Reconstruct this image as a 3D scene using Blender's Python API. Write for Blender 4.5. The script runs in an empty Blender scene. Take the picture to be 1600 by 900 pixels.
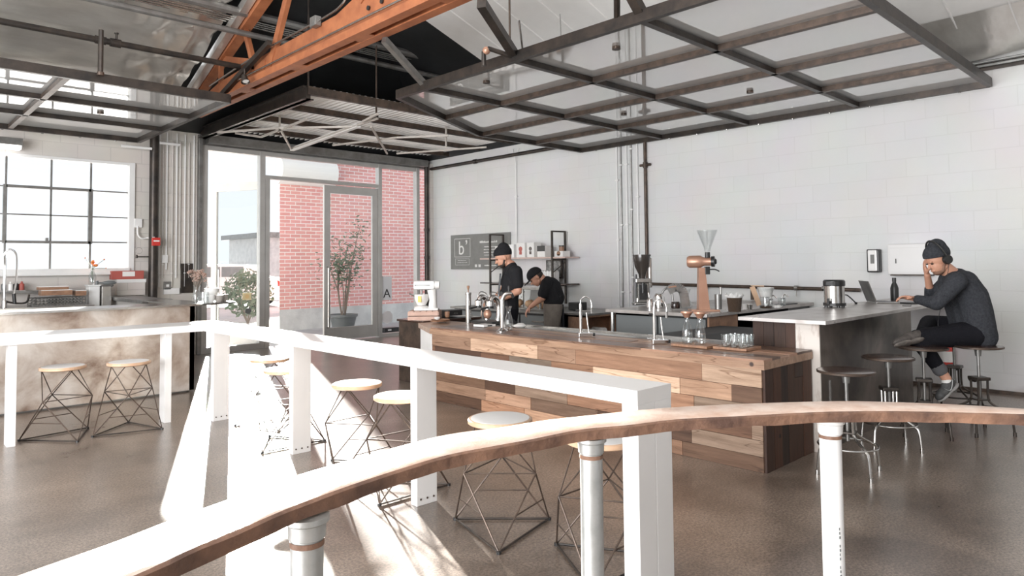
import bpy, bmesh, math, random
from mathutils import Vector, Matrix, noise
C = bpy.context.scene.collection
SC = bpy.context.scene
R = math.radians
random.seed(7)
V = Vector

# ---------------------------------------------------------------- camera
CAM = V((0, 0, 1.35)); FPX = 1080.0; PPX, PPY = 800.0, 367.0
CR = V((0.72275229, -0.6910362, -0.00990414)); CU = V((-0.0214467, -0.03675035, 0.99909432)); CW = V((0.69077432, 0.72188529, 0.04138184))
cd = bpy.data.cameras.new('camera'); cam = bpy.data.objects.new('camera', cd); C.objects.link(cam)
m = Matrix((CR, CU, -CW)).transposed().to_4x4(); m.translation = CAM; cam.matrix_world = m
cd.sensor_width = 36; cd.lens = FPX / 1600 * 36; cd.shift_y = -(450 - PPY) / 1600; cd.clip_start = .05; cd.clip_end = 300
SC.camera = cam
SC.cycles.transparent_max_bounces = 32; SC.cycles.max_bounces = 10; SC.cycles.diffuse_bounces = 6
SC.view_settings.view_transform = 'Standard'; SC.view_settings.look = 'None'
SC.view_settings.gamma = 1; SC.view_settings.use_curve_mapping = False
SC.view_settings.exposure = 0.17

# ---------------------------------------------------------------- world, sun, area lights
W = bpy.data.worlds.new('world'); SC.world = W; W.use_nodes = True
bg = W.node_tree.nodes['Background']; bg.inputs[0].default_value = (.80, .83, .88, 1); bg.inputs[1].default_value = 1.25
sd = bpy.data.lights.new('sun', 'SUN'); sd.energy = 45; sd.angle = R(1.2); sd.color = (1, .95, .88)
so = bpy.data.objects.new('sun', sd); C.objects.link(so)
EL = R(11.5); az = V((-.361, -.933, 0)).normalized()
sdir = V((az.x * math.cos(EL), az.y * math.cos(EL), -math.sin(EL)))
so.rotation_euler = sdir.to_track_quat('-Z', 'Y').to_euler(); so.location = (8, 25, 8)
def area(name, loc, to, sx, sy, e, col=(1, 1, 1)):
    d = bpy.data.lights.new(name, 'AREA'); d.shape = 'RECTANGLE'; d.size = sx; d.size_y = sy; d.energy = e; d.color = col
    o = bpy.data.objects.new(name, d); C.objects.link(o); o.location = loc
    o.rotation_euler = (V(to) - V(loc)).to_track_quat('-Z', 'Y').to_euler(); return o
area('side_fill_light', (-3.85, 2.5, 1.9), (4.5, 5.0, 4.2), 6.5, 3.0, 900, (.97, .98, 1))  # added fill lamp by the unseen left wall, brightens the room
area('overhead_fill_light', (-.5, 1.0, 5.9), (1.2, 2.5, 0), 3.5, 5.0, 60, (1, .98, .96))  # added lamp under the closed roof, fills from above

# ---------------------------------------------------------------- helpers
def ray(x, y): return (x - PPX) / FPX * CR - (y - PPY) / FPX * CU + CW
def on(ax, v, x, y):
    d = ray(x, y); return CAM + d * ((v - CAM[ax]) / d[ax])
def at(x, y, depth): return CAM + ray(x, y) * depth

def tag(o, label=None, cat=None, group=None, kind=None):
    if label: o['label'] = label
    if cat: o['category'] = cat
    if group: o['group'] = group
    if kind: o['kind'] = kind
    return o
def obj(name, bm, mat, parent=None, smooth=False, loc=None):
    me = bpy.data.meshes.new(name); bmesh.ops.recalc_face_normals(bm, faces=bm.faces[:]) if not getattr(bm, 'keepn', False) else None
    bm.to_mesh(me); bm.free()
    o = bpy.data.objects.new(name, me); C.objects.link(o)
    for mm in (mat if isinstance(mat, (list, tuple)) else [mat]): me.materials.append(mm)
    if smooth:
        for p in me.polygons: p.use_smooth = True
        if smooth != 'all':
            try: me.set_sharp_from_angle(angle=R(38))
            except Exception: pass
    if parent: o.parent = parent
    if loc is not None: o.location = loc
    return o
def thing(name, label, cat, loc=(0, 0, 0), rz=0, group=None):
    o = bpy.data.objects.new(name, None); C.objects.link(o); o.location = loc; o.rotation_euler = (0, 0, rz)
    o.empty_display_size = .1
    return tag(o, label, cat, group)
def local(o, parent):            # o's mesh is in world coords; hang it under parent, keeping it in place
    o.parent = parent
    o.matrix_parent_inverse = Matrix.LocRotScale(parent.location, parent.rotation_euler, (1, 1, 1)).inverted(); return o
def dup(root, loc, rz, label=None, group=None):
    r = root.copy(); C.objects.link(r); r.location = loc; r.rotation_euler = (0, 0, rz)
    if label: r['label'] = label
    if group: r['group'] = group
    for ch in list(root.children):
        c = ch.copy(); C.objects.link(c); c.parent = r
        for g in list(ch.children):
            d = g.copy(); C.objects.link(d); d.parent = c
    return r
def BM(): return bmesh.new()
def box(bm, a, b, bev=0, mi=0):
    a, b = V(a), V(b)
    ret = bmesh.ops.create_cube(bm, size=1); vs = ret['verts']
    for v in vs:
        v.co = V(((a[i] + b[i]) / 2 + v.co[i] * abs(b[i] - a[i]) for i in range(3)))
    fs = set(f for v in vs for f in v.link_faces)
    for f in fs: f.material_index = mi
    if bev:
        es = list(set(e for v in vs for e in v.link_edges))
        bmesh.ops.bevel(bm, geom=es, offset=bev, segments=2, affect='EDGES', profile=.6)
    return vs
def bar(bm, p, q, w, h, up=(0, 0, 1), mi=0):      # rectangular bar from p to q
    p, q = V(p), V(q); d = (q - p).normalized(); up = V(up)
    if abs(d.dot(up)) > .98: up = V((0, 1, 0))
    s = d.cross(up).normalized(); u = s.cross(d).normalized()
    vs = [bm.verts.new(c + s * (w / 2 * a) + u * (h / 2 * b)) for c in (p, q) for a, b in ((-1, -1), (1, -1), (1, 1), (-1, 1))]
    fs = [bm.faces.new([vs[i] for i in f]) for f in ((0, 1, 2, 3), (7, 6, 5, 4), (0, 4, 5, 1), (1, 5, 6, 2), (2, 6, 7, 3), (3, 7, 4, 0))]
    for f in fs: f.material_index = mi
    return vs
def tube(bm, pts, r, seg=10, closed=False, cap=True, mi=0):
    pts = [V(p) for p in pts]; n = len(pts); rr = r if isinstance(r, (list, tuple)) else [r] * n
    rings = []; prev = None
    for i, p in enumerate(pts):
        if closed: t = (pts[(i + 1) % n] - pts[i - 1])
        elif i == 0: t = pts[1] - pts[0]
        elif i == n - 1: t = pts[-1] - pts[-2]
        else: t = (pts[i + 1] - p).normalized() + (p - pts[i - 1]).normalized()
        t = t.normalized() if t.length > 1e-9 else V((0, 0, 1))
        if prev is None:
            a = V((0, 0, 1)) if abs(t.z) < .9 else V((1, 0, 0)); s = t.cross(a).normalized()
        else:
            s = prev - t * prev.dot(t); s = s.normalized() if s.length > 1e-6 else t.orthogonal().normalized()
        prev = s; u = t.cross(s)
        rings.append([bm.verts.new(p + (s * math.cos(2 * math.pi * k / seg) + u * math.sin(2 * math.pi * k / seg)) * rr[i]) for k in range(seg)])
    for i in range(n if closed else n - 1):
        A, B = rings[i], rings[(i + 1) % n]
        for k in range(seg):
            f = bm.faces.new((A[k], A[(k + 1) % seg], B[(k + 1) % seg], B[k])); f.material_index = mi
    if cap and not closed:
        for g in (rings[0][::-1], rings[-1]):
            f = bm.faces.new(g); f.material_index = mi
def smoothpts(pts, n=6):
    pts = [V(p) for p in pts]; out = []
    for i in range(len(pts) - 1):
        p0 = pts[max(i - 1, 0)]; p1 = pts[i]; p2 = pts[i + 1]; p3 = pts[min(i + 2, len(pts) - 1)]
        for k in range(n):
            t = k / n
            out.append(.5 * ((2 * p1) + (p2 - p0) * t + (2 * p0 - 5 * p1 + 4 * p2 - p3) * t * t + (-p0 + 3 * p1 - 3 * p2 + p3) * t ** 3))
    out.append(pts[-1]); return out
def lathe(bm, prof, c=(0, 0, 0), seg=24, axis=None, mi=0):   # prof: (radius, height) pairs
    c = V(c); M = Matrix.Identity(3)
    if axis is not None: M = V((0, 0, 1)).rotation_difference(V(axis)).to_matrix()
    rings = []
    for r, z in prof:
        if r < 1e-5: rings.append([bm.verts.new(c + M @ V((0, 0, z)))])
        else: rings.append([bm.verts.new(c + M @ V((r * math.cos(2 * math.pi * k / seg), r * math.sin(2 * math.pi * k / seg), z))) for k in range(seg)])
    for A, B in zip(rings, rings[1:]):
        for k in range(seg):
            k2 = (k + 1) % seg
            if len(A) == 1 and len(B) == 1: continue
            if len(A) == 1: f = bm.faces.new((A[0], B[k2], B[k]))
            elif len(B) == 1: f = bm.faces.new((A[k], A[k2], B[0]))
            else: f = bm.faces.new((A[k], A[k2], B[k2], B[k]))
            f.material_index = mi
def cyl(bm, c, r, h, seg=20, r2=None, axis=None, mi=0):
    r2 = r if r2 is None else r2; lathe(bm, [(0, 0), (r, 0), (r2, h), (0, h)], c, seg, axis, mi)
def ell(bm, c, rad, rot=None, seg=16, mi=0):
    ret = bmesh.ops.create_uvsphere(bm, u_segments=seg, v_segments=max(8, seg * 2 // 3), radius=1)
    for v in ret['verts']:
        p = V((v.co.x * rad[0], v.co.y * rad[1], v.co.z * rad[2]))
        v.co = V(c) + (rot @ p if rot is not None else p)
    for f in set(f for v in ret['verts'] for f in v.link_faces): f.material_index = mi
def prism(bm, poly, z0, z1, mi=0):
    lo = [bm.verts.new((x, y, z0)) for x, y in poly]; hi = [bm.verts.new((x, y, z1)) for x, y in poly]; n = len(poly)
    fs = [bm.faces.new(lo[::-1]), bm.faces.new(hi)] + [bm.faces.new((lo[i], lo[(i + 1) % n], hi[(i + 1) % n], hi[i])) for i in range(n)]
    for f in fs: f.material_index = mi
def text(name, s, size, mat, parent, org, xdir, updir, ext=.002, align='LEFT'):
    cu = bpy.data.curves.new(name, 'FONT'); cu.body = s; cu.size = size; cu.extrude = ext; cu.align_x = align
    t = bpy.data.objects.new(name, cu); C.objects.link(t); dg = bpy.context.evaluated_depsgraph_get()
    me = bpy.data.meshes.new_from_object(t.evaluated_get(dg)); bpy.data.objects.remove(t)
    x = V(xdir).normalized(); y = V(updir).normalized(); z = x.cross(y)
    M = Matrix((x, y, z)).transposed().to_4x4(); M.translation = V(org); me.transform(M)
    me.materials.clear(); me.materials.append(mat)
    o = bpy.data.objects.new(name, me); C.objects.link(o)
    if parent: local(o, parent)
    return o

# ---------------------------------------------------------------- materials
def mat(name, col, rough=.5, metal=0, col2=None, nscale=8, bump=0, bscale=40, stretch=None, coat=0, contrast=(.35, .65), trans=0, spec=.5, emis=0):
    M = bpy.data.materials.new(name); M.use_nodes = True; nt = M.node_tree; P = nt.nodes['Principled BSDF']
    P.inputs['Base Color'].default_value = (*col, 1); P.inputs['Roughness'].default_value = rough; P.inputs['Metallic'].default_value = metal
    P.inputs['Coat Weight'].default_value = coat; P.inputs['Transmission Weight'].default_value = trans; P.inputs['Specular IOR Level'].default_value = spec
    if emis: P.inputs['Emission Color'].default_value = (*col, 1); P.inputs['Emission Strength'].default_value = emis
    tc = nt.nodes.new('ShaderNodeTexCoord'); mp = nt.nodes.new('ShaderNodeMapping'); nt.links.new(tc.outputs['Object'], mp.inputs[0])
    if stretch: mp.inputs['Scale'].default_value = stretch
    if col2:
        n = nt.nodes.new('ShaderNodeTexNoise'); n.inputs['Scale'].default_value = nscale; n.inputs['Detail'].default_value = 7; n.inputs['Roughness'].default_value = .62
        nt.links.new(mp.outputs[0], n.inputs['Vector'])
        cr = nt.nodes.new('ShaderNodeValToRGB'); cr.color_ramp.elements[0].position = contrast[0]; cr.color_ramp.elements[1].position = contrast[1]
        cr.color_ramp.elements[0].color = (*col2, 1); cr.color_ramp.elements[1].color = (*col, 1)
        nt.links.new(n.outputs['Fac'], cr.inputs[0]); nt.links.new(cr.outputs[0], P.inputs['Base Color'])
    if bump:
        n2 = nt.nodes.new('ShaderNodeTexNoise'); n2.inputs['Scale'].default_value = bscale; n2.inputs['Detail'].default_value = 5
        nt.links.new(mp.outputs[0], n2.inputs['Vector']); b = nt.nodes.new('ShaderNodeBump'); b.inputs['Strength'].default_value = bump; b.inputs['Distance'].default_value = .02
        nt.links.new(n2.outputs['Fac'], b.inputs['Height']); nt.links.new(b.outputs[0], P.inputs['Normal'])
    return M
def glass(name, tint=(1, 1, 1), gl=.08, rough=0.01, mixw=None, power=4.0):
    M = bpy.data.materials.new(name); M.use_nodes = True; nt = M.node_tree; nt.nodes.clear()
    out = nt.nodes.new('ShaderNodeOutputMaterial'); T = nt.nodes.new('ShaderNodeBsdfTransparent'); T.inputs[0].default_value = (*tint, 1)
    G = nt.nodes.new('ShaderNodeBsdfGlossy'); G.inputs['Roughness'].default_value = rough
    fr = nt.nodes.new('ShaderNodeLayerWeight'); fr.inputs['Blend'].default_value = .5
    pw = nt.nodes.new('ShaderNodeMath'); pw.operation = 'POWER'; pw.inputs[1].default_value = power; nt.links.new(fr.outputs['Facing'], pw.inputs[0])
    mth = nt.nodes.new('ShaderNodeMath'); mth.operation = 'MULTIPLY_ADD'; mth.inputs[1].default_value = .7; mth.inputs[2].default_value = gl; mth.use_clamp = True
    mx = nt.nodes.new('ShaderNodeMixShader'); nt.links.new(pw.outputs[0], mth.inputs[0]); nt.links.new(mth.outputs[0], mx.inputs[0])
    nt.links.new(T.outputs[0], mx.inputs[1]); nt.links.new(G.outputs[0], mx.inputs[2]); last = mx
    if mixw:
        D = nt.nodes.new('ShaderNodeBsdfDiffuse'); D.inputs[0].default_value = (*mixw[1], 1); TL = nt.nodes.new('ShaderNodeBsdfTranslucent'); TL.inputs[0].default_value = (*mixw[1], 1)
        m1 = nt.nodes.new('ShaderNodeMixShader'); m1.inputs[0].default_value = .12; nt.links.new(D.outputs[0], m1.inputs[1]); nt.links.new(TL.outputs[0], m1.inputs[2])
        m2 = nt.nodes.new('ShaderNodeMixShader'); m2.inputs[0].default_value = mixw[0]; nt.links.new(mx.outputs[0], m2.inputs[1]); nt.links.new(m1.outputs[0], m2.inputs[2]); last = m2
    nt.links.new(last.outputs[0], out.inputs[0]); return M
def brickmat(name, c1, c2, mortar, bw, bh, ms, axes, rough=.8, bump=.3, dirt=None, offs=.5):
    M = bpy.data.materials.new(name); M.use_nodes = True; nt = M.node_tree; P = nt.nodes['Principled BSDF']; P.inputs['Roughness'].default_value = rough
    tc = nt.nodes.new('ShaderNodeTexCoord'); sp = nt.nodes.new('ShaderNodeSeparateXYZ'); cb = nt.nodes.new('ShaderNodeCombineXYZ')
    nt.links.new(tc.outputs['Object'], sp.inputs[0]); nt.links.new(sp.outputs[axes[0]], cb.inputs[0]); nt.links.new(sp.outputs[axes[1]], cb.inputs[1])
    b = nt.nodes.new('ShaderNodeTexBrick'); b.inputs['Scale'].default_value = 1; b.inputs['Brick Width'].default_value = bw; b.inputs['Row Height'].default_value = bh
    b.inputs['Mortar Size'].default_value = ms; b.inputs['Mortar Smooth'].default_value = .3; b.offset = offs
    b.inputs['Color1'].default_value = (*c1, 1); b.inputs['Color2'].default_value = (*c2, 1); b.inputs['Mortar'].default_value = (*mortar, 1)
    nt.links.new(cb.outputs[0], b.inputs['Vector'])
    n = nt.nodes.new('ShaderNodeTexNoise'); n.inputs['Scale'].default_value = 1.7; n.inputs['Detail'].default_value = 6; nt.links.new(tc.outputs['Object'], n.inputs['Vector'])
    mx = nt.nodes.new('ShaderNodeMix'); mx.data_type = 'RGBA'; mx.blend_type = 'MULTIPLY'; mx.inputs[0].default_value = .12
    nt.links.new(b.outputs['Color'], mx.inputs[6]); nt.links.new(n.outputs['Color'], mx.inputs[7]); last = mx.outputs[2]
    if dirt:      # grime band along the foot of the wall
        mr = nt.nodes.new('ShaderNodeMapRange'); mr.inputs[1].default_value = 0; mr.inputs[2].default_value = dirt[1]; mr.inputs[3].default_value = 1; mr.inputs[4].default_value = 0
        n3 = nt.nodes.new('ShaderNodeTexNoise'); n3.inputs['Scale'].default_value = 5; nt.links.new(tc.outputs['Object'], n3.inputs['Vector'])
        ad = nt.nodes.new('ShaderNodeMath'); ad.operation = 'MULTIPLY_ADD'; ad.inputs[1].default_value = .25; nt.links.new(n3.outputs['Fac'], ad.inputs[0]); nt.links.new(sp.outputs['Z'], ad.inputs[2])
        nt.links.new(ad.outputs[0], mr.inputs[0])
        m2 = nt.nodes.new('ShaderNodeMix'); m2.data_type = 'RGBA'; nt.links.new(mr.outputs[0], m2.inputs[0]); nt.links.new(last, m2.inputs[6]); m2.inputs[7].default_value = (*dirt[0], 1); last = m2.outputs[2]
    nt.links.new(last, P.inputs['Base Color'])
    n2 = nt.nodes.new('ShaderNodeTexNoise'); n2.inputs['Scale'].default_value = 60; nt.links.new(tc.outputs['Object'], n2.inputs['Vector'])
    ad = nt.nodes.new('ShaderNodeMath'); ad.operation = 'MULTIPLY_ADD'; ad.inputs[1].default_value = -1.0; nt.links.new(b.outputs['Fac'], ad.inputs[0])
    ms_ = nt.nodes.new('ShaderNodeMath'); ms_.operation = 'MULTIPLY'; ms_.inputs[1].default_value = .35; nt.links.new(n2.outputs['Fac'], ms_.inputs[0]); nt.links.new(ms_.outputs[0], ad.inputs[2])
    bu = nt.nodes.new('ShaderNodeBump'); bu.inputs['Strength'].default_value = bump; bu.inputs['Distance'].default_value = .01
    nt.links.new(ad.outputs[0], bu.inputs['Height']); nt.links.new(bu.outputs[0], P.inputs['Normal'])
    return M
def plankmat(name, axis, rough=.5, bump=.35, coat=0, light=1.0):   # per-plank tone from a colour attribute, grain along an axis
    M = bpy.data.materials.new(name); M.use_nodes = True; nt = M.node_tree; P = nt.nodes['Principled BSDF']; P.inputs['Roughness'].default_value = rough; P.inputs['Coat Weight'].default_value = coat; P.inputs['Coat Roughness'].default_value = .15
    at_ = nt.nodes.new('ShaderNodeVertexColor'); at_.layer_name = 'tone'
    tc = nt.nodes.new('ShaderNodeTexCoord'); mp = nt.nodes.new('ShaderNodeMapping'); nt.links.new(tc.outputs['Object'], mp.inputs[0])
    s = [28, 28, 28]; s[axis] = 2.2; mp.inputs['Scale'].default_value = s
    n = nt.nodes.new('ShaderNodeTexNoise'); n.inputs['Scale'].default_value = 1; n.inputs['Detail'].default_value = 9; n.inputs['Roughness'].default_value = .7; nt.links.new(mp.outputs[0], n.inputs['Vector'])
    cr = nt.nodes.new('ShaderNodeValToRGB'); cr.color_ramp.elements[0].position = .3; cr.color_ramp.elements[1].position = .7
    cr.color_ramp.elements[0].color = (.50, .45, .41, 1); cr.color_ramp.elements[1].color = (1.0 * light, 1.0 * light, 1.0 * light, 1); nt.links.new(n.outputs['Fac'], cr.inputs[0])
    mx = nt.nodes.new('ShaderNodeMix'); mx.data_type = 'RGBA'; mx.blend_type = 'MULTIPLY'; mx.inputs[0].default_value = 1
    nt.links.new(at_.outputs['Color'], mx.inputs[6]); nt.links.new(cr.outputs[0], mx.inputs[7])
    mc = nt.nodes.new('ShaderNodeMapping'); nt.links.new(tc.outputs['Object'], mc.inputs[0]); s2 = [7, 7, 7]; s2[axis] = .7; mc.inputs['Scale'].default_value = s2
    nc = nt.nodes.new('ShaderNodeTexNoise'); nc.inputs['Scale'].default_value = 1; nc.inputs['Detail'].default_value = 3; nt.links.new(mc.outputs[0], nc.inputs['Vector'])
    su = nt.nodes.new('ShaderNodeMath'); su.operation = 'SUBTRACT'; su.inputs[1].default_value = .5; nt.links.new(nc.outputs['Fac'], su.inputs[0])
    ab = nt.nodes.new('ShaderNodeMath'); ab.operation = 'ABSOLUTE'; nt.links.new(su.outputs[0], ab.inputs[0])
    cc = nt.nodes.new('ShaderNodeValToRGB'); cc.color_ramp.elements[0].position = .001; cc.color_ramp.elements[1].position = .006; cc.color_ramp.elements[0].color = (.52, .44, .38, 1); cc.color_ramp.elements[1].color = (1, 1, 1, 1); nt.links.new(ab.outputs[0], cc.inputs[0])
    mk = nt.nodes.new('ShaderNodeMix'); mk.data_type = 'RGBA'; mk.blend_type = 'MULTIPLY'; mk.inputs[0].default_value = 1; nt.links.new(mx.outputs[2], mk.inputs[6]); nt.links.new(cc.outputs[0], mk.inputs[7]); mx = mk
    v = nt.nodes.new('ShaderNodeTexVoronoi'); v.inputs['Scale'].default_value = 3.1; nt.links.new(tc.outputs['Object'], v.inputs['Vector'])   # nail holes and knots
    c2 = nt.nodes.new('ShaderNodeValToRGB'); c2.color_ramp.elements[0].position = .035; c2.color_ramp.elements[1].position = .06; c2.color_ramp.elements[0].color = (.12, .08, .06, 1); c2.color_ramp.elements[1].color = (1, 1, 1, 1)
    nt.links.new(v.outputs['Distance'], c2.inputs[0]); m2 = nt.nodes.new('ShaderNodeMix'); m2.data_type = 'RGBA'; m2.blend_type = 'MULTIPLY'; m2.inputs[0].default_value = 1
    nt.links.new(mx.outputs[2], m2.inputs[6]); nt.links.new(c2.outputs[0], m2.inputs[7]); nt.links.new(m2.outputs[2], P.inputs['Base Color'])
    bu = nt.nodes.new('ShaderNodeBump'); bu.inputs['Strength'].default_value = bump; bu.inputs['Distance'].default_value = .006; nt.links.new(n.outputs['Fac'], bu.inputs['Height']); nt.links.new(bu.outputs[0], P.inputs['Normal'])
    return M
def setcol(bm, vs, col):
    lay = bm.loops.layers.color.get('tone') or bm.loops.layers.color.new('tone')
    for f in set(f for v in vs for f in v.link_faces):
        for l in f.loops: l[lay] = (*col, 1)

M_ = {}
M_['white_paint'] = mat('white_paint', (.80, .80, .79), .35, col2=(.74, .74, .73), nscale=3)
M_['white_wall'] = brickmat('white_block_wall', (.74, .74, .735), (.72, .72, .715), (.69, .69, .68), .41, .205, .005, ('Y', 'Z'), .6, .22, dirt=((.30, .25, .21), .2))
M_['cream_wall'] = brickmat('cream_block_wall', (.66, .62, .58), (.63, .60, .56), (.56, .53, .50), .41, .205, .006, ('X', 'Z'), .6, .3)
M_['hazed_red_brick'] = brickmat('hazed_red_brick', (.76, .38, .35), (.66, .31, .29), (.84, .77, .75), .24, .078, .009, ('X', 'Z'), .85, .5)  # brick and mortar colours paled, with the veiling haze mixed in
M_['concrete'] = mat('pale_concrete', (.62, .62, .61), .8, col2=(.48, .48, .48), nscale=3, bump=.2)
M_['paving'] = mat('outdoor_paving', (.42, .42, .43), .8, col2=(.34, .34, .35), nscale=2)
M_['black_steel'] = mat('black_steel', (.035, .032, .03), .4, .6, col2=(.075, .06, .05), nscale=6, bump=.05)
M_['brown_steel'] = mat('bare_brown_steel', (.12, .085, .065), .45, .5, col2=(.055, .042, .035), nscale=9, bump=.06)
M_['grey_steel'] = mat('grey_steel', (.30, .30, .29), .4, .7, col2=(.20, .19, .18), nscale=6)
M_['orange'] = mat('orange_primer', (.38, .135, .055), .6, col2=(.26, .085, .035), nscale=5, bump=.05)
M_['alu'] = mat('aluminium_frame', (.56, .55, .53), .4, .5, col2=(.50, .49, .47), nscale=4)
M_['chrome'] = mat('chrome', (.72, .71, .70), .12, 1)
M_['steel'] = mat('brushed_steel', (.55, .54, .52), .25, 1, col2=(.46, .45, .43), nscale=20)
M_['galv'] = mat('galvanised_pipe', (.52, .53, .52), .42, .6, col2=(.38, .39, .38), nscale=12, bump=.04)
M_['white_metal'] = mat('white_powder_coat', (.72, .71, .70), .35, col2=(.69, .68, .665), nscale=2)
M_['black'] = mat('black_plastic', (.02, .02, .02), .35)
M_['black_cloth'] = mat('black_cloth', (.018, .018, .02), .9, bump=.4, bscale=120, spec=.2)
M_['grey_cloth'] = mat('charcoal_knit', (.052, .055, .062), .95, col2=(.030, .032, .038), nscale=60, bump=.5, bscale=180, spec=.2)
M_['khaki'] = mat('khaki_cloth', (.20, .175, .15), .9, col2=(.16, .14, .12), nscale=10, bump=.3, spec=.2)
M_['denim'] = mat('black_denim', (.010, .010, .013), .9, bump=.4, bscale=100, spec=.15)
M_['skin'] = mat('skin', (.56, .30, .20), .5, col2=(.50, .25, .17), nscale=9)
M_['hair'] = mat('dark_hair', (.03, .02, .015), .7)
M_['wood_seat'] = mat('birch_plywood', (.62, .42, .28), .35, col2=(.52, .33, .21), nscale=3, stretch=(14, 1.2, 1))
M_['dark_wood'] = mat('dark_stained_wood', (.065, .035, .025), .25, col2=(.035, .02, .016), nscale=4, stretch=(12, 1.5, 3), coat=.4)
M_['mid_wood'] = mat('walnut_board', (.36, .20, .12), .45, col2=(.22, .12, .075), nscale=4, stretch=(2, 14, 3))
M_['copper'] = mat('copper', (.52, .30, .21), .36, .45, col2=(.44, .24, .165), nscale=4)
M_['clear'] = glass('clear_glass', (.95, .96, .96), .07, power=3.2)
M_['pane'] = glass('window_glass', (.96, .97, .97), .02)
M_['panel_glass'] = glass('panel_glass', (.9, .9, .9), .70, .02, (.32, (.96, .97, .96)))
M_['red'] = mat('red_paint', (.55, .04, .03), .35)
M_['dull_red'] = mat('dull_red_paint', (.42, .10, .08), .5)
M_['paper'] = mat('white_paper', (.78, .77, .75), .7)
M_['board_grey'] = mat('slate_board', (.22, .22, .21), .7, col2=(.19, .19, .18), nscale=6)
M_['chalk'] = mat('chalk', (.72, .72, .70), .9)
M_['corrugated'] = mat('corrugated_steel', (.86, .85, .83), .5, 0, col2=(.78, .76, .74), nscale=3)
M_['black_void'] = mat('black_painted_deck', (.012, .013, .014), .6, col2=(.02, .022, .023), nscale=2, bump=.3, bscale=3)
M_['white_roof'] = mat('white_roof_lining', (.84, .83, .81), .5, 0, col2=(.76, .75, .73), nscale=1.5, bump=.35, bscale=2.2)
M_['foil'] = mat('silver_foil_lining', (.80, .78, .74), .30, .8, col2=(.60, .57, .53), nscale=1.6, bump=.9, bscale=1.6, stretch=(.45, 1.6, 1.6))
M_['leaf'] = mat('leaf_green', (.10, .15, .09), .6, col2=(.16, .20, .14), nscale=5)
M_['bark'] = mat('bark', (.20, .16, .13), .8)
M_['dried'] = mat('dried_flowers', (.33, .20, .16), .9, col2=(.52, .40, .34), nscale=30)
M_['orange_flower'] = mat('orange_flowers', (.80, .25, .06), .7)
M_['bread'] = mat('bread_crust', (.55, .28, .13), .7, col2=(.7, .45, .28), nscale=10)
M_['brown_beans'] = mat('coffee_beans', (.06, .035, .02), .5, bump=.8, bscale=150)
M_['grey_plastic'] = mat('grey_plastic', (.16, .17, .17), .5)
M_['ceramic'] = mat('white_ceramic', (.80, .79, .77), .2, coat=.4)
M_['frost'] = mat('frosted_plastic', (.76, .76, .74), .4, trans=.25)
def floor_mat():
    M = bpy.data.materials.new('polished_concrete_floor'); M.use_nodes = True; nt = M.node_tree; P = nt.nodes['Principled BSDF']; N = nt.nodes.new; L = nt.links.new
    tc = N('ShaderNodeTexCoord'); n = N('ShaderNodeTexNoise'); n.inputs['Scale'].default_value = 1.1; n.inputs['Detail'].default_value = 8; n.inputs['Roughness'].default_value = .65; L(tc.outputs['Object'], n.inputs['Vector'])
    cr = N('ShaderNodeValToRGB'); e = cr.color_ramp.elements; e[0].position = .32; e[0].color = (.075, .055, .042, 1); e[1].position = .70; e[1].color = (.28, .23, .195, 1); L(n.outputs['Fac'], cr.inputs[0])
    v = N('ShaderNodeTexNoise'); v.inputs['Scale'].default_value = 75; v.inputs['Detail'].default_value = 10; v.inputs['Roughness'].default_value = .8; L(tc.outputs['Object'], v.inputs['Vector'])
    c2 = N('ShaderNodeValToRGB'); c2.color_ramp.elements[0].position = .43; c2.color_ramp.elements[1].position = .57; c2.color_ramp.elements[0].color = (.55, .53, .50, 1); c2.color_ramp.elements[1].color = (1.45, 1.4, 1.33, 1); L(v.outputs['Fac'], c2.inputs[0])
    mx = N('ShaderNodeMix'); mx.data_type = 'RGBA'; mx.blend_type = 'MULTIPLY'; mx.inputs[0].default_value = 1; L(cr.outputs[0], mx.inputs[6]); L(c2.outputs[0], mx.inputs[7])
    # old round stain in the slab
    mp = N('ShaderNodeMapping'); mp.vector_type = 'TEXTURE'; mp.inputs['Location'].default_value = (3.15, .98, 0); mp.inputs['Scale'].default_value = (.62, .55, 1); L(tc.outputs['Object'], mp.inputs[0])
    ln = N('ShaderNodeVectorMath'); ln.operation = 'LENGTH'; L(mp.outputs[0], ln.inputs[0])
    c3 = N('ShaderNodeValToRGB'); c3.color_ramp.elements[0].position = .90; c3.color_ramp.elements[0].color = (.70, .70, .72, 1); c3.color_ramp.elements[1].position = 1.0; c3.color_ramp.elements[1].color = (1, 1, 1, 1); L(ln.outputs['Value'], c3.inputs[0])
    m2 = N('ShaderNodeMix'); m2.data_type = 'RGBA'; m2.blend_type = 'MULTIPLY'; m2.inputs[0].default_value = .8; L(mx.outputs[2], m2.inputs[6]); L(c3.outputs[0], m2.inputs[7])
    P.inputs['Coat Weight'].default_value = .8; P.inputs['Coat Roughness'].default_value = .26
    L(m2.outputs[2], P.inputs['Base Color'])
    rr = N('ShaderNodeMapRange'); rr.inputs[3].default_value = .20; rr.inputs[4].default_value = .42; L(n.outputs['Fac'], rr.inputs[0]); L(rr.outputs[0], P.inputs['Roughness'])
    bu = N('ShaderNodeBump'); bu.inputs['Strength'].default_value = .05; bu.inputs['Distance'].default_value = .01; L(v.outputs['Fac'], bu.inputs['Height']); L(bu.outputs[0], P.inputs['Normal'])
    return M
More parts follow.
